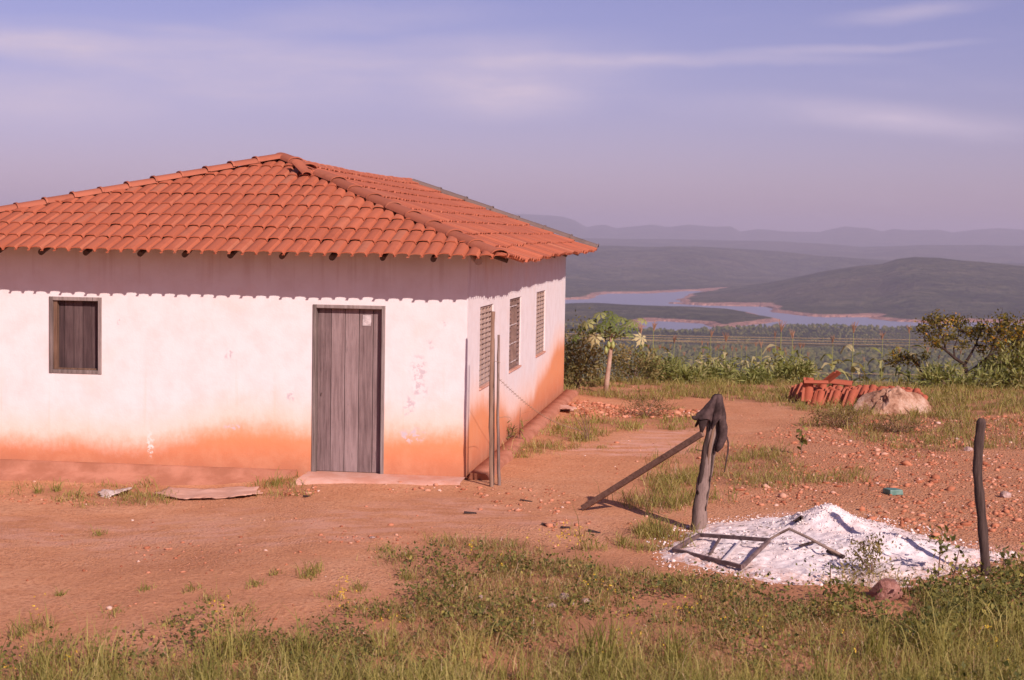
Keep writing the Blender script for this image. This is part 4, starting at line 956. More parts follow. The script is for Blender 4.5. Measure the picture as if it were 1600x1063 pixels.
# maize
def maize(seed, h=1.55, nl=8):
    g = random.Random(seed); t = thing('maize_plant', 'x', 'maize')
    st = MB().tube([(0, 0, -.1), (g.uniform(-.02, .02), 0, h*.5), (g.uniform(-.04, .04), 0, h)], [.016, .012, .006], 6).build('stalk', MAT['maize'], t, smooth=True)
    a = st.data.attributes.new('rnd', 'FLOAT', 'POINT'); a.data.foreach_set('value', [.6]*len(st.data.vertices))
    V = []; Fq = []; R = []
    for k in range(nl):
        z = h*(.12+.70*k/nl); az = k*2.4+g.uniform(-.5, .5); d = np.array([math.cos(az), math.sin(az), 0]); s = np.array([-d[1], d[0], 0]); L = g.uniform(.55, .95)*(1-.35*k/nl); n0 = len(V); up = g.uniform(.55, 1.0); dr = g.uniform(.7, 1.3); rv = g.random()
        for i in range(7):
            u = i/6; w = .062*math.sin(min(1, u*1.15+.18)*PI*.93)**.8+.002; c = d*L*u*.85+np.array([0, 0, z+L*(up*u-dr*u*u)])
            tw = .35*math.sin(u*3+k)
            V += [c+s*w+np.array([0, 0, w*tw]), c-s*w+np.array([0, 0, -w*tw])]; R += [rv, rv]
        Fq += [(n0+2*i, n0+2*i+1, n0+2*i+3, n0+2*i+2) for i in range(6)]
    np_mesh('leaves', np.array(V), np.array(Fq), MAT['maize'], t, smooth=True, attrs={'rnd': R})
    ta = MB()
    for k in range(9):
        az = g.uniform(0, 6.28); d = np.array([math.cos(az), math.sin(az), 0])*g.uniform(.03, .11); ta.tube([(0, 0, h-.02), np.array([d[0]*.5, d[1]*.5, h+.12]), np.array([d[0], d[1], h+.14+g.uniform(.0, .10)])], [.006, .007, .003], 4)
    ta = ta.build('tassel', MAT['tassel'], t); a = ta.data.attributes.new('rnd', 'FLOAT', 'POINT'); a.data.foreach_set('value', [g.random()]*len(ta.data.vertices))
    return t
MZ = [maize(s, 1.5+.1*(s % 3), 10+s % 3) for s in range(5)]
MPOS = [(1001, 540, 40), (1021, 545, 41), (1038, 568, 38.6), (1053, 552, 40), (1069, 566, 39), (1098, 562, 38.2), (1111, 548, 39.5), (1122, 570, 38), (1134, 551, 40.5), (1150, 572, 38.2), (1189, 558, 40), (1199, 570, 38), (1210, 547, 40), (1220, 540, 41), (1228, 560, 39), (1238, 548, 40.5), (1250, 562, 39.5), (1300, 556, 41), (1333, 542, 41), (1378, 538, 40), (1405, 566, 40), (1420, 545, 39.5), (1449, 563, 39), (1466, 580, 38.5), (1491, 565, 38.5), (1536, 583, 37.8), (1085, 575, 38.2), (1165, 572, 38.4), (1262, 570, 38.5), (985, 560, 39.5), (1350, 575, 39.5), (1560, 560, 40), (1105, 572, 37.4), (1118, 578, 37.2), (1130, 566, 37.6), (1143, 580, 37.2), (1158, 576, 37.5), (1096, 584, 37.), (1202, 574, 37.4), (1214, 568, 37.6), (1226, 574, 37.3), (1240, 580, 37.2), (1254, 578, 37.3), (1030, 585, 37.2), (1046, 580, 37.4), (1062, 588, 37.), (1012, 578, 37.6), (1180, 584, 37.2), (1500, 588, 37.), (1590, 575, 37.6)]
used = set()
for i, (px, py, Y) in enumerate(MPOS):
    k = i % 5; q = P(px, py, Y); zb = gzf(q[0], Y); hh = q[2]-zb; sc = max(.5, hh/(MZ[k].children[0].data.vertices[-1].co.z+.17))
    if k not in used: o = MZ[k]; used.add(k); o.location = (q[0], Y, zb); o.rotation_euler = (0, 0, random.uniform(0, 6)); o.scale = (sc,)*3
    else: o = dup(MZ[k], (q[0], Y, zb), random.uniform(0, 6), sc)
    o['label'] = 'maize plant with drying tassel standing in the row behind the yard'; o['group'] = 'maize plants behind the yard'
# low leafy growth between the maize
for i, (px, Y, w, h, lb) in enumerate(((1035, 36.6, .5, .34, 'low weedy bush at the left end of the maize'), (1115, 36.8, .6, .26, 'broad weedy bush among the maize in the middle'), (1180, 36.6, .4, .22, 'low weedy bush in the gap between the two maize clumps'), (1235, 36.8, .5, .38, 'weedy bush left of the stacked tiles'), (1075, 36.5, .4, .24, 'small weedy bush right of the leftmost maize'), (1480, 36.3, .6, .4, 'low weedy bush under the yellowing tree'), (1560, 36.4, .7, .38, 'weedy bush at the right end of the maize'))):
    q = P(px, 610, Y); bush('bush', lb, 'bush', (q[0], Y, gzf(q[0], Y)), (w, .4, h), 700, .20, MAT['maize'], 60+i, clumps=16, leafw=.17)
# yellowing tree on the right
def branchtree(name, label, baseP, Y, br, tips, leafn, L, mat, seed, barkw=.05):
    g = np.random.default_rng(seed); b = np.array(baseP, float); t = thing(name, label, 'tree', b)
    tr = MB()
    def W(px, py, dy): return P(px, py, Y+dy)-b
    for pts, r0, r1 in br:
        q = [W(*p) for p in pts]; n = len(q); tr.tube(q, [r0+(r1-r0)*i/(n-1) for i in range(n)], 7, rough=.08)
    C = []; T = []
    tl = [W(*p[:3]) for p in tips]
    for p, (px, py, dy, r) in zip(tl, tips):
        m = int(leafn*r); C.append(p+g.normal(0, .5, (m, 3))*r*np.array([.22, .22, .17])); T.append(np.clip(g.normal(g.uniform(.3, .75), .22, m), 0, 1))
        for _ in range(4):
            e = p+g.normal(0, .12, 3)*r; near = min(br, key=lambda z: min(np.linalg.norm(W(*pp)-p) for pp in z[0])); a = min((W(*pp) for pp in near[0]), key=lambda z: np.linalg.norm(z-p)); tr.tube([a, (a+e)/2+g.normal(0, .03, 3), e], [.012, .008, .003], 4)
    tr.build('trunk', MAT['bark'], t, smooth=True)
    C = np.vstack(C); T = np.concatenate(T); n = len(C)
    V, Fq, rn = leafset(C, rdir(n, g, .3), rdir(n, g, 1.), L*g.uniform(.6, 1.25, n), L*.5*g.uniform(.7, 1.2, n), T)
    np_mesh('crown', V, Fq, mat, t, attrs={'rnd': rn}); return t
TYr = 37.; tb = P(1516, 612, TYr)
branchtree('tree', 'twisted small tree with yellowing leaves at the yard edge', (tb[0], TYr, gzf(tb[0], TYr)), TYr,
    [([(1516, 618, 0), (1516, 600, 0), (1511, 584, 0), (1507, 570, 0)], .065, .045), ([(1507, 570, 0), (1492, 560, -.1), (1478, 548, -.15), (1466, 538, -.2), (1455, 530, -.2)], .04, .012), ([(1478, 548, -.15), (1474, 530, -.2), (1466, 512, -.2), (1460, 503, -.2)], .024, .008), ([(1492, 560, -.1), (1490, 545, .1), (1496, 530, .15), (1499, 514, .15)], .022, .008),
     ([(1507, 570, 0), (1516, 555, .1), (1524, 540, .2), (1530, 525, .2), (1534, 514, .2)], .038, .01), ([(1511, 584, 0), (1530, 570, -.2), (1545, 556, -.2), (1553, 540, -.25), (1560, 520, -.25)], .036, .01), ([(1545, 556, -.2), (1566, 548, -.1), (1582, 540, 0)], .02, .008), ([(1516, 600, 0), (1524, 585, .2), (1540, 580, .3), (1570, 570, .3)], .026, .01)],
    [(1450, 506, -.2, 1.), (1462, 500, -.2, 1.1), (1476, 506, -.2, 1.), (1440, 516, -.2, .8), (1500, 505, .15, 1.), (1490, 500, .15, .8), (1452, 530, -.2, .8), (1470, 520, -.1, .9), (1528, 512, .2, 1.), (1540, 518, .2, 1.), (1520, 525, .2, .8), (1556, 515, -.25, 1.2), (1570, 508, -.2, 1.3), (1582, 518, 0, 1.3), (1594, 508, 0, 1.4), (1575, 530, 0, 1.3), (1592, 532, 0, 1.3), (1560, 540, 0, 1.), (1586, 548, .1, 1.2), (1505, 540, .1, .7), (1535, 545, .1, .7), (1570, 500, 0, 1.), (1604, 520, .1, 1.3), (1600, 545, .1, 1.2), (1466, 536, -.2, .9), (1485, 528, 0, .8), (1510, 520, .1, .8), (1548, 530, -.2, 1.), (1568, 556, .2, 1.2), (1545, 566, .2, .9), (1590, 565, .3, 1.3)],
    112, .085, MAT['treeleaf'], 77)
q = P(1405, 585, 38.5)
branchtree('tree', 'dark little bush-like tree left of the yellowing tree', (q[0], 38.5, gzf(q[0], 38.5)), 38.5, [([(1440, 610, 0), (1442, 590, 0), (1436, 572, 0), (1425, 562, 0), (1408, 558, 0)], .035, .01), ([(1442, 590, 0), (1452, 575, 0), (1446, 560, 0)], .02, .01)],
    [(1400, 556, 0, .9), (1410, 562, 0, .8), (1392, 566, 0, .7), (1420, 558, 0, .7), (1445, 556, 0, .7), (1430, 566, 0, .6)], 110, .08, MAT['treeleaf'], 78)
q = P(1585, 600, 36.4); bush('bush', 'bright green leafy bush under the tree at the right edge', 'bush', (q[0], 36.4, gzf(q[0], 36.4)), (.55, .5, .75), 900, .15, MAT['maize'], 79, clumps=16, leafw=.3)
# weeds standing singly
def seedling(label, px, py, h, seed, mat='weed', nleaf=26, L=.07, name='weed_plant', lean=0., spread=.05, bare=.25, lw=.55):
    g = np.random.default_rng(seed); b = G(px, py); b[2] = gzf(b[0], b[1]); hh = h/FPX*b[1]; t = thing(name, label, 'weed', b)
    MB().tube([(0, 0, -.02), (lean*.5*hh, 0, hh*.5), (lean*hh, 0, hh)], [.008, .006, .003], 5).build('stem', MAT['twig'], t)
    k = g.uniform(bare, 1, nleaf); c = np.stack([lean*hh*k+g.normal(0, spread, nleaf), g.normal(0, spread, nleaf), hh*k], -1)
    V, Fq, rn = leafset(c, rdir(nleaf, g, .1), rdir(nleaf, g, 1.), L*g.uniform(.6, 1.3, nleaf), L*lw*g.uniform(.7, 1.2, nleaf), g.uniform(0, 1, nleaf))
    np_mesh('leaves', V, Fq, MAT[mat], t, attrs={'rnd': rn}); return t
seedling('leafy upright seedling alone on the gravel left of the boulder', 1252, 711, 46, 41, nleaf=22, L=.11, spread=.04)
seedling('dark leafy sapling rising in front of the right end of the sand', 1466, 900, 72, 42, nleaf=40, L=.075, spread=.08, lean=.05, bare=.45)
seedling('tall droopy weed growing against the side wall', 812, 694, 58, 43, nleaf=9, L=.17, spread=.02, lw=.14)
seedling('thin leafy sprig beside the dark sapling at the sand', 1488, 905, 50, 44, nleaf=16, L=.06, spread=.05, lean=.2)
seedling('small weed sprouting beside the right-hand dark post', 1568, 895, 40, 45, nleaf=22, L=.06, spread=.06)
seedling('dark weed growing at the front edge of the white sand', 1297, 915, 36, 46, nleaf=18, L=.05, spread=.04)
g = G(1362, 905); bush('bush', 'twiggy dark weed bush in front of the sand heap', 'bush', (g[0], g[1], gzf(g[0], g[1])), (.26, .22, .30), 420, .045, MAT['bush'], 47, stems=12, clumps=16)
g = G(790, 692); bush('bush', 'tuft of green weeds at the foot of the side wall', 'bush', (g[0], g[1], gzf(g[0], g[1])), (.13, .2, .22), 130, .12, MAT['weed'], 48, stems=6, clumps=8, leafw=.13)
g = G(1010, 652); bush('bush', 'dry brown scrub on the yard right of the papaya tree', 'bush', (g[0], g[1], gzf(g[0], g[1])), (.42, .3, .30), 700, .055, MAT['scrub'], 49, stems=14, clumps=16, leafw=.3)
g = G(1318, 668); bush('bush', 'dry scrub at the left foot of the boulder', 'bush', (g[0], g[1], gzf(g[0], g[1])), (.50, .32, .28), 900, .055, MAT['scrub'], 50, stems=14, clumps=16, leafw=.3)
g = G(1400, 676); bush('bush', 'low dry scrub in front of the boulder', 'bush', (g[0], g[1], gzf(g[0], g[1])), (.5, .3, .20), 800, .055, MAT['scrub'], 51, stems=12, clumps=14, leafw=.3)
dt = G(918, 690); t = thing('dead_shrub', 'leafless dry sprig standing in the grass beside the house', 'shrub', dt); mb = MB()
for px, py in ((905, 640), (912, 636), (899, 652), (920, 650), (909, 660), (896, 664)):
    e = P(px, py, dt[1]+random.uniform(-.2, .2))-dt; mb.tube([(0, 0, -.02), e*.45+np.array([.02, 0, 0]), e], [.008, .006, .003], 4)
mb.build('twigs', MAT['twig'], t)

# ------------------------------------------------------------------ grass, weeds, pebbles: uncountable
def scatter(poly, n, g): 
    lo = poly.min(0); hi = poly.max(0); p = g.uniform(lo, hi, (n, 2)); return p
def clip_view(p, m=1.35):
    """only where this corner of the yard can be seen from the road"""
    return (p[:, 1] > 9.2) & (np.abs(p[:, 0]) < p[:, 1]*.31*m+.3)
def blades(p, h, w, lean, rnd, g):
    n = len(p); z = gz(p[:, 0], p[:, 1])-.01; b = np.stack([p[:, 0], p[:, 1], z], -1); az = g.uniform(0, 2*PI, n); s = np.stack([np.cos(az), np.sin(az), np.zeros(n)], -1)
    la = g.uniform(0, 2*PI, n); ld = np.stack([np.cos(la), np.sin(la), np.zeros(n)], -1)*(lean*h)[:, None]
    up = np.array([0, 0, 1.])*h[:, None]; hw = s*w[:, None]*.5
    m = b+up*.58+ld*.32; t = b+up*(1-.25*lean[:, None]**2)+ld
    V = np.stack([b-hw, b+hw, m-hw*.8, m+hw*.8, t], 1).reshape(-1, 3); i = (np.arange(n)*5)[:, None]
    F = np.concatenate([i+np.array([[0, 1, 3]]), i+np.array([[0, 3, 2]]), i+np.array([[2, 3, 4]])]); return V, F, np.repeat(rnd, 5)
g = np.random.default_rng(101)
PTS = []; H_ = []; W_ = []; LN = []; RN = []; DP = []; DH = []; DR = []
fore = PATCH['fore']
p = scatter(fore, 540000, g); p = p[clip_view(p) & (p[:, 1] < 17.5)]
sd = sdpoly(p[:, 0], p[:, 1], fore)
cl = fbm(p[:, 0]*1.6, p[:, 1]*1.6, 111, 4); cl2 = fbm(p[:, 0]*.55+3, p[:, 1]*.55, 121, 3)
lush = ss(12.6, 11.2, p[:, 1]-.35*np.maximum(0, p[:, 0]-2.2)+1.4*(.5-cl2)) + .0
lush = np.maximum(lush, .75*ss(2.2, 3.6, p[:, 0])*ss(15.6, 14.0, p[:, 1])*ss(.38, .6, cl2+.1))
hs = heap(p[:, 0], p[:, 1])[1]; RK = G(1382, 940)[:2]; RKD = np.hypot((p[:, 0]-RK[0])/.30, (p[:, 1]-RK[1]+.35)/.55)
prob = ss(-.1, .8, sd+(cl-.5)*1.2)*ss(.33, .57, cl+.16*lush)*(.44+.34*lush)*(1-.72*ss(-.6, -3., p[:, 0])*ss(10.9, 11.6, p[:, 1]))*(1-.94*ss(-.25, .05, hs))*ss(.7, 1.1, RKD)
k = g.uniform(0, 1, len(p)) < prob
p = p[k]; lush = lush[k]; cl = cl[k]; n = len(p)
tall = g.uniform(0, 1, n) < (.04+.40*lush)
hgt = np.where(tall, g.gamma(6, .030, n)*(.5+.6*lush), g.gamma(3, .022, n)+.02)
green = (tall & (g.uniform(0, 1, n) < .75)) | (g.uniform(0, 1, n) < .25)
PTS.append(p[green]); H_.append(hgt[green]); W_.append(g.uniform(.0035, .0085, n)[green]); LN.append(g.uniform(.15, 1.0, n)[green]); RN.append(np.clip(g.normal(.42, .2, n)+.25*(cl-.5), 0, 1)[green])
DP.append(p[~green]); DH.append(hgt[~green]); DR.append(np.clip(g.normal(.42, .24, n), 0, 1)[~green])
for name, dens, h0, gr in (('mid1', 900, .10, .75), ('mid2', 520, .12, .6), ('mid3', 380, .085, .5), ('mid4', 300, .08, .5), ('back', 340, .11, .42), ('rock', 240, .10, .3), ('side', 380, .10, .5), ('base', 420, .07, .5), ('base2', 300, .07, .5), ('base3', 200, .06, .5), ('heap', 300, .09, .4), ('rgt', 120, .10, .35)):
    pl = PATCH[name]; area = .5*abs(np.dot(pl[:, 0], np.roll(pl[:, 1], 1))-np.dot(pl[:, 1], np.roll(pl[:, 0], 1))); lo, hi = pl.min(0)-.4, pl.max(0)+.4
    m = int(dens*np.prod(hi-lo)*2.2); q = g.uniform(lo, hi, (m, 2)); sd = sdpoly(q[:, 0], q[:, 1], pl); c = fbm(q[:, 0]*2.6, q[:, 1]*2.6, 131, 4)
    k = g.uniform(0, 1, m) < ss(-.3, .35, sd+(c-.5)*1.5)*ss(.36, .58, c); q = q[k]; c = c[k]; m = len(q)
    hh = g.gamma(5, h0/5, m)*(.6+.9*ss(.4, .7, c)); gk = g.uniform(0, 1, m) < gr
    far = 1 if name not in ('back', 'mid4', 'rock') else 1.7
    PTS.append(q[gk]); H_.append(hh[gk]); W_.append(g.uniform(.005, .010, m)[gk]*far); LN.append(g.uniform(.3, 1.1, m)[gk]); RN.append(np.clip(g.normal(.38, .2, m), 0, 1)[gk]); DP.append(q[~gk]); DH.append(hh[~gk]); DR.append(np.clip(g.normal(.5, .22, m), 0, 1)[~gk])
# lone tufts on the bare yard
tuf = [(155, 813, 26, .07), (490, 895, 40, .10), (480, 902, 30, .09), (400, 912, 30, .06), (60, 960, 50, .12), (30, 968, 40, .12), (95, 905, 16, .05), (300, 912, 40, .05), (330, 930, 45, .06), (430, 895, 24, .05), (560, 920, 36, .08), (600, 862, 40, .08), (640, 905, 30, .10), (1055, 640, 24, .08), (1100, 692, 20, .08), (1165, 722, 20, .10), (1400, 700, 30, .12), (1050, 672, 20, .08), (745, 872, 40, .08), (1330, 660, 30, .12), (225, 905, 20, .05), (180, 940, 40, .05), (1450, 690, 30, .12), (640, 870, 30, .06), (430, 750, 22, .12), (60, 750, 14, .10), (88, 748, 14, .12), (1540, 700, 30, .1), (1590, 690, 30, .1), (940, 700, 30, .05), (820, 715, 20, .06), (700, 905, 60, .08), (520, 935, 50, .06), (380, 955, 50, .07), (260, 968, 50, .07)]
for px, py, wpx, h in tuf:
    c = G(px, py); r = wpx/FPX*c[1]*.5; m = 60; q = c[:2]+g.normal(0, .5, (m, 2))*np.array([r, r*1.6]); PTS.append(q); H_.append(g.gamma(5, h/5, m)); W_.append(g.uniform(.005, .009, m)); LN.append(g.uniform(.4, 1.2, m)); RN.append(np.clip(g.normal(.35, .2, m), 0, 1))
# tall clumps at the front
for _ in range(80):
    c = np.array([g.uniform(-4.5, 5.2), 0]); c[1] = 11.0+g.uniform(-1.2, 1.3)+.28*max(0, c[0]-1.5)
    m = g.integers(25, 80); q = c+g.normal(0, .07, (m, 2)); PTS.append(q); H_.append(g.gamma(9, .033, m)*g.uniform(.7, 1.25)); W_.append(g.uniform(.005, .011, m)); LN.append(g.uniform(.1, .8, m)); RN.append(np.clip(g.normal(g.uniform(.25, .6), .14, m), 0, 1))
p = np.vstack(PTS); V, F, R = blades(p, np.concatenate(H_), np.concatenate(W_), np.concatenate(LN), np.concatenate(RN), g)
o = np_mesh('grass', V, F, MAT['grass'], attrs={'rnd': R}); tag(o, 'green grass growing in the foreground and in tufts over the yard', 'grass', kind='stuff')
p = np.vstack(DP); hh = np.concatenate(DH); V, F, R = blades(p, hh*.8, g.uniform(.004, .010, len(p)), g.uniform(.4, 1.5, len(p)), np.concatenate(DR), g)
o = np_mesh('dry_grass', V, F, MAT['dry'], attrs={'rnd': R}); tag(o, 'dry brownish grass mixed through the green grass', 'dry grass', kind='stuff')
# broad-leaved weeds
p = scatter(fore, 26000, g); p = p[clip_view(p) & (p[:, 1] < 16.5)]; cl = fbm(p[:, 0]*1.1, p[:, 1]*1.1, 141, 3)
hs = heap(p[:, 0], p[:, 1])[1]
rt = .9*ss(2.2, 4., p[:, 0])*ss(16.2, 15., p[:, 1])
p = p[(g.uniform(0, 1, len(p)) < np.clip(ss(.45, .66, cl)*.30+rt*.55*ss(.38, .56, cl), 0, 1)) & (sdpoly(p[:, 0], p[:, 1], fore) > .05) & (hs < -.1) & (np.hypot((p[:, 0]-RK[0])/.30, (p[:, 1]-RK[1]+.35)/.55) > 1)]
C = []; Lf = []; RR = []
for x, y in p:
    m = g.integers(6, 16); r = g.uniform(.03, .11); hh = g.uniform(.04, .20)*(1.35 if x > 2.6 else 1); k = g.uniform(.2, 1, m)
    C.append(np.stack([x+g.normal(0, r, m), y+g.normal(0, r, m), gzf(x, y)+hh*k], -1)); Lf.append(g.uniform(.018, .048, m)*(1.3 if x > 2.6 else 1)); RR.append(np.clip(g.normal(g.uniform(.2, .8), .18, m), 0, 1))
C = np.vstack(C); Lf = np.concatenate(Lf); n = len(C); V, F, R = leafset(C, rdir(n, g, .15), rdir(n, g, 1.2), Lf, Lf*.62, np.concatenate(RR))
o = np_mesh('weeds', V, F, MAT['weed'], attrs={'rnd': R}); tag(o, 'low broad-leaved weeds growing through the foreground grass', 'weeds', kind='stuff')
# small yellow flowers
fl = []
for px, py, n_, s_ in ((735, 882, 8, .02), (735, 875, 4, .02), (535, 965, 12, .05), (540, 945, 10, .04), (340, 975, 10, .05), (60, 950, 6, .03), (890, 858, 24, .10), (870, 868, 20, .10), (1065, 970, 14, .12), (945, 948, 14, .10), (975, 1030, 16, .12), (1555, 1035, 18, .10), (1330, 1028, 6, .05), (600, 1000, 10, .08), (20, 1040, 8, .06), (105, 1045, 8, .06), (1160, 1010, 8, .1), (780, 905, 6, .05)):
    c = G(px, py); fl.append(np.stack([c[0]+g.normal(0, s_, n_), c[1]+g.normal(0, s_*1.5, n_), gzf(c[0], c[1])+g.uniform(.06, .26, n_)], -1))
fl = np.vstack(fl); rep = 4; C = np.repeat(fl, rep, 0)+g.normal(0, .004, (len(fl)*rep, 3)); n = len(C); V, F, R = leafset(C, rdir(n, g, .3), rdir(n, g, 1.), g.uniform(.010, .018, n), g.uniform(.009, .014, n), g.uniform(0, 1, n))
o = np_mesh('wildflowers', V, F, MAT['petal'], attrs={'rnd': R}); tag(o, 'tiny yellow wildflowers dotted through the foreground grass', 'flowers', kind='stuff')
# litter on the sand
q = g.uniform(HP.min(0), HP.max(0), (2600, 2)); zz, sdh = heap(q[:, 0], q[:, 1]); k = (sdh > .05) & (fbm(q[:, 0]*1.5, q[:, 1]*1.5, 151) > .46); q = q[k]; zz = zz[k]; n = len(q)
az = g.uniform(0, 2*PI, n); C = np.stack([q[:, 0], q[:, 1], zz+gz(q[:, 0], q[:, 1])+.004], -1); V, F, R = leafset(C, np.stack([np.cos(az), np.sin(az), g.uniform(-.1, .25, n)], -1), np.tile([[0, 0, 1.]], (n, 1)), g.uniform(.02, .075, n), g.uniform(.006, .016, n), g.uniform(0, .7, n))
o = np_mesh('leaf_litter', V, F, MAT['scrub'], attrs={'rnd': R}); tag(o, 'dead leaves and grass bits strewn over the white sand', 'leaf litter', kind='stuff')
# pebbles
q = []; s_ = []
gz_poly = Gpoly([(1130, 700), (1300, 660), (1650, 650), (1700, 880), (1480, 865), (1330, 805), (1150, 790)])
p = g.uniform(gz_poly.min(0)-.5, gz_poly.max(0)+.5, (15000, 2)); k = g.uniform(0, 1, len(p)) < ss(-.6, .6, sdpoly(p[:, 0], p[:, 1], gz_poly))*ss(.30, .6, fbm(p[:, 0]*1.2, p[:, 1]*1.2, 161)); q.append(p[k]); s_.append(g.gamma(2., .0062, k.sum())+.004)
p = np.stack([g.uniform(-6.5, 6, 9000), g.uniform(12, 36, 9000)], -1); k = g.uniform(0, 1, len(p)) < .35*ss(.4, .66, fbm(p[:, 0]*.9, p[:, 1]*.9, 171)); q.append(p[k]); s_.append(g.gamma(1.6, .0042, k.sum())+.003)
p = Gpoly([(880, 622), (1000, 640), (1120, 640), (1100, 655), (900, 652)]); pp = g.uniform(p.min(0), p.max(0), (1500, 2)); pp = pp[inpoly(pp[:, 0], pp[:, 1], p)]; q.append(pp); s_.append(g.gamma(2., .008, len(pp))+.006)
for (a, b, c, d, m, sc) in ((0, 755, 240, 768, 110, .007), (440, 758, 500, 768, 50, .009), (600, 750, 730, 770, 60, .008), (740, 760, 900, 800, 160, .007), (500, 835, 660, 850, 60, .007), (200, 830, 420, 860, 60, .008), (850, 800, 930, 830, 30, .009)):
    pp = np.array([G(g.uniform(a, c), g.uniform(b, d))[:2] for _ in range(m)]); q.append(pp); s_.append(g.gamma(2., sc/1.6, m)+.004)
q = np.vstack(q); s_ = np.minimum(np.concatenate(s_), .06); n = len(q)
inside = (((q-HO[:2])@ex[:2]) < .25) & (((q-HO[:2])@ey[:2]) > -.12) & (((q-HO[:2])@ey[:2]) < LEN)
q, s_ = q[~inside], s_[~inside]; n = len(q)
W, Fs, rn = blobs(np.stack([q[:, 0], q[:, 1], gz(q[:, 0], q[:, 1])+s_*.25], -1), np.stack([s_*g.uniform(.8, 1.4, n), s_*g.uniform(.8, 1.2, n), s_*g.uniform(.4, .8, n)], -1), 9, jit=.42)
o = np_mesh('pebbles', W, Fs, MAT['pebble'], attrs={'rnd': rn}); tag(o, 'loose orange and pink pebbles scattered over the red yard', 'pebbles', kind='stuff')

# ------------------------------------------------------------------ haze
HT = float(max(Z.max()+12, 60.)); HB = ZL-14
mb = MB().box((-16000, -60, HB), (16000, 23900, HT))
hm = bpy.data.materials.new('haze'); hm.use_nodes = True; nt_ = hm.node_tree; nt_.nodes.clear(); oo = nt_.nodes.new('ShaderNodeOutputMaterial'); pv = nt_.nodes.new('ShaderNodeVolumePrincipled')
pv.inputs['Color'].default_value = (.68, .645, .79, 1); pv.inputs['Density'].default_value = .85e-4; pv.inputs['Anisotropy'].default_value = 0.
nt_.links.new(pv.outputs[0], oo.inputs['Volume'])
o = mb.build('haze', hm); tag(o, 'thin violet haze over the valley', 'haze', kind='stuff')

# ------------------------------------------------------------------ sky, sun, camera
SUN_EL = math.radians(30.5); sh = np.array([.500, -.866])
sdir = np.array([sh[0]*math.cos(SUN_EL), sh[1]*math.cos(SUN_EL), math.sin(SUN_EL)])
sl = bpy.data.lights.new('sun', 'SUN'); sl.energy = 4.7; sl.angle = math.radians(.5); sl.color = (1., .83, .79)
so = bpy.data.objects.new('sun', sl); COL.objects.link(so); so.rotation_euler = Vector(-sdir).to_track_quat('-Z', 'Y').to_euler(); so.location = (10, -10, 20)
w = bpy.data.worlds.new('World'); S.world = w; w.use_nodes = True; wt = w.node_tree; wt.nodes.clear()
def wn_(kind, ins=None, **kw):
    x = wt.nodes.new('ShaderNode'+kind)
    for k, v in kw.items(): setattr(x, k, v)
    for k, v in (ins or {}).items():
        if isinstance(v, bpy.types.NodeSocket): wt.links.new(v, x.inputs[k])
        else: x.inputs[k].default_value = v
    return x
sky = wn_('TexSky', sky_type='NISHITA', sun_disc=False, sun_elevation=SUN_EL, sun_rotation=math.atan2(sdir[0], sdir[1]), altitude=600., air_density=1.0, dust_density=1.2, ozone_density=2.2)
SKYT = (1.27, .90, 1.30, 1)
tint = wn_('Mix', data_type='RGBA', blend_type='MULTIPLY'); tint.inputs[0].default_value = 1.; wt.links.new(sky.outputs[0], tint.inputs[6]); tint.inputs[7].default_value = SKYT
tc = wn_('TexCoord').outputs['Generated']; sx_ = wn_('SeparateXYZ', {0: tc}).outputs
def wm(op, a, b=0., clamp=False):
    x = wn_('Math', operation=op, use_clamp=clamp)
    for i, v in enumerate((a, b)):
        if isinstance(v, bpy.types.NodeSocket): wt.links.new(v, x.inputs[i])
        else: x.inputs[i].default_value = v
    return x.outputs[0]
ysafe = wm('MAXIMUM', sx_[1], .05); az_ = wm('DIVIDE', sx_[0], ysafe); el_ = wm('DIVIDE', sx_[2], ysafe)
vec = wn_('CombineXYZ', {0: az_, 1: el_, 2: 0.}).outputs[0]
warp = wn_('TexNoise', {'Vector': vec, 'Scale': 9., 'Detail': 3.}).outputs['Color']
wv = wn_('VectorMath', {0: vec, 1: wn_('VectorMath', {0: wn_('VectorMath', {0: warp, 1: (.5, .5, .5)}, operation='SUBTRACT').outputs[0], 'Scale': .016}, operation='SCALE').outputs[0]}, operation='ADD').outputs[0]
wisp = wn_('TexNoise', {'Vector': wn_('Mapping', {'Vector': wv, 'Rotation': (0, 0, -.06), 'Scale': (5., 34., 1.)}).outputs[0], 'Scale': 1., 'Detail': 7., 'Roughness': .62}).outputs['Fac']
soft = wn_('TexNoise', {'Vector': wn_('Mapping', {'Vector': wv, 'Scale': (8., 22., 1.)}).outputs[0], 'Scale': 1., 'Detail': 4.}).outputs['Fac']
def skyang(px, py):
    d = ray(px, py); return d[0]/d[1], d[2]/d[1]
tot = None
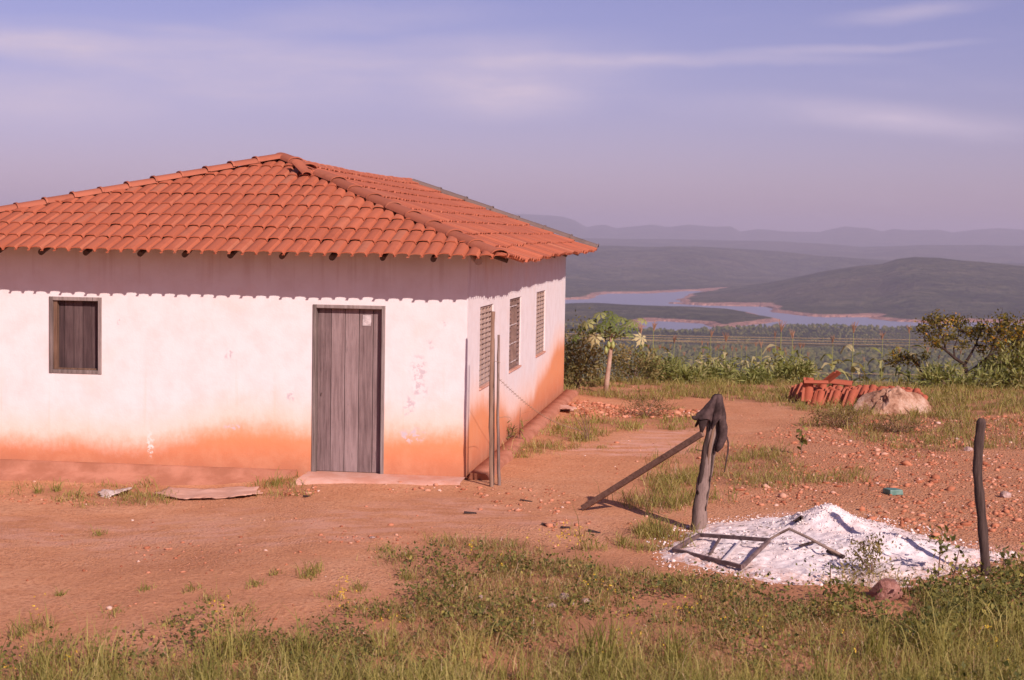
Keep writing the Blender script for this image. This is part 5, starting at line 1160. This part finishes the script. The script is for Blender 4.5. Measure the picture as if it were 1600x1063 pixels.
for px, py, rx, ry, rot, am in ((1020, 96, 340, 13, .03, .62), (1330, 76, 200, 8, .06, .5), (760, 115, 290, 62, .05, .75), (780, 160, 150, 34, 0, .5), (1330, 180, 310, 28, -.05, .6), (1470, 190, 200, 14, -.04, .4), (60, 66, 210, 30, -.10, .8), (330, 110, 300, 68, -.05, .75), (480, 135, 160, 40, .1, .45), (220, 45, 380, 14, -.03, .3), (1430, 18, 140, 16, .12, .45), (560, 35, 260, 30, .05, .35), (100, 150, 340, 60, 0, .45)):
    a, e = skyang(px, py)
    mp = wn_('Mapping', {'Vector': wn_('VectorMath', {0: wv, 1: (a, e, 0)}, operation='SUBTRACT').outputs[0], 'Rotation': (0, 0, -rot)}).outputs[0]
    mp = wn_('VectorMath', {0: mp, 1: (FPX/rx, FPX/ry, 1.)}, operation='MULTIPLY').outputs[0]
    ln = wn_('VectorMath', {0: mp}, operation='LENGTH').outputs['Value']
    k = wn_('MapRange', {'Value': ln, 'From Min': 1.35, 'From Max': 0., 'To Min': 0., 'To Max': am}, interpolation_type='SMOOTHSTEP').outputs[0]
    tot = k if tot is None else wm('MAXIMUM', tot, k) if am < .5 else wm('ADD', tot, k)
tex = wn_('MapRange', {'Value': wisp, 'From Min': .30, 'From Max': .68, 'To Min': .40, 'To Max': 1.0}, interpolation_type='SMOOTHSTEP').outputs[0]
tex2 = wn_('MapRange', {'Value': soft, 'From Min': .3, 'From Max': .7, 'To Min': .45, 'To Max': 1.1}).outputs[0]
gen = wn_('MapRange', {'Value': wisp, 'From Min': .52, 'From Max': .8, 'To Min': 0., 'To Max': .14}, interpolation_type='SMOOTHSTEP').outputs[0]
cm = wm('ADD', wm('MULTIPLY', wm('MULTIPLY', tot, tex), wm('MULTIPLY', tex2, 1.55)), gen, True)
cm = wm('MULTIPLY', cm, wn_('MapRange', {'Value': sx_[1], 'From Min': .05, 'From Max': .3}).outputs[0])
cmix = wn_('Mix', data_type='RGBA'); wt.links.new(cm, cmix.inputs[0]); wt.links.new(tint.outputs[2], cmix.inputs[6]); cmix.inputs[7].default_value = (9.4, 8.0, 10.2, 1)
bg = wn_('Background', {'Color': cmix.outputs[2], 'Strength': .058}); wt.links.new(bg.outputs[0], wn_('OutputWorld').inputs[0])

cd = bpy.data.cameras.new('camera'); co = bpy.data.objects.new('camera', cd); COL.objects.link(co)
cd.sensor_fit = 'HORIZONTAL'; cd.sensor_width = 36.; cd.lens = FPX/1600*36.; cd.clip_start = .5; cd.clip_end = 60000.
M = Matrix(((CR[0], CU[0], -FW[0], 0), (CR[1], CU[1], -FW[1], 0), (CR[2], CU[2], -FW[2], CAMH), (0, 0, 0, 1))); co.matrix_world = M
cd.dof.use_dof = True; cd.dof.focus_distance = 21.5; cd.dof.aperture_fstop = 4.0
S.camera = co
S.view_settings.view_transform = 'Standard'; S.view_settings.look = 'None'; S.view_settings.exposure = .30; S.view_settings.gamma = 1.
S.cycles.use_denoising = True; S.cycles.volume_bounces = 1; S.cycles.max_bounces = 6; S.cycles.transparent_max_bounces = 8
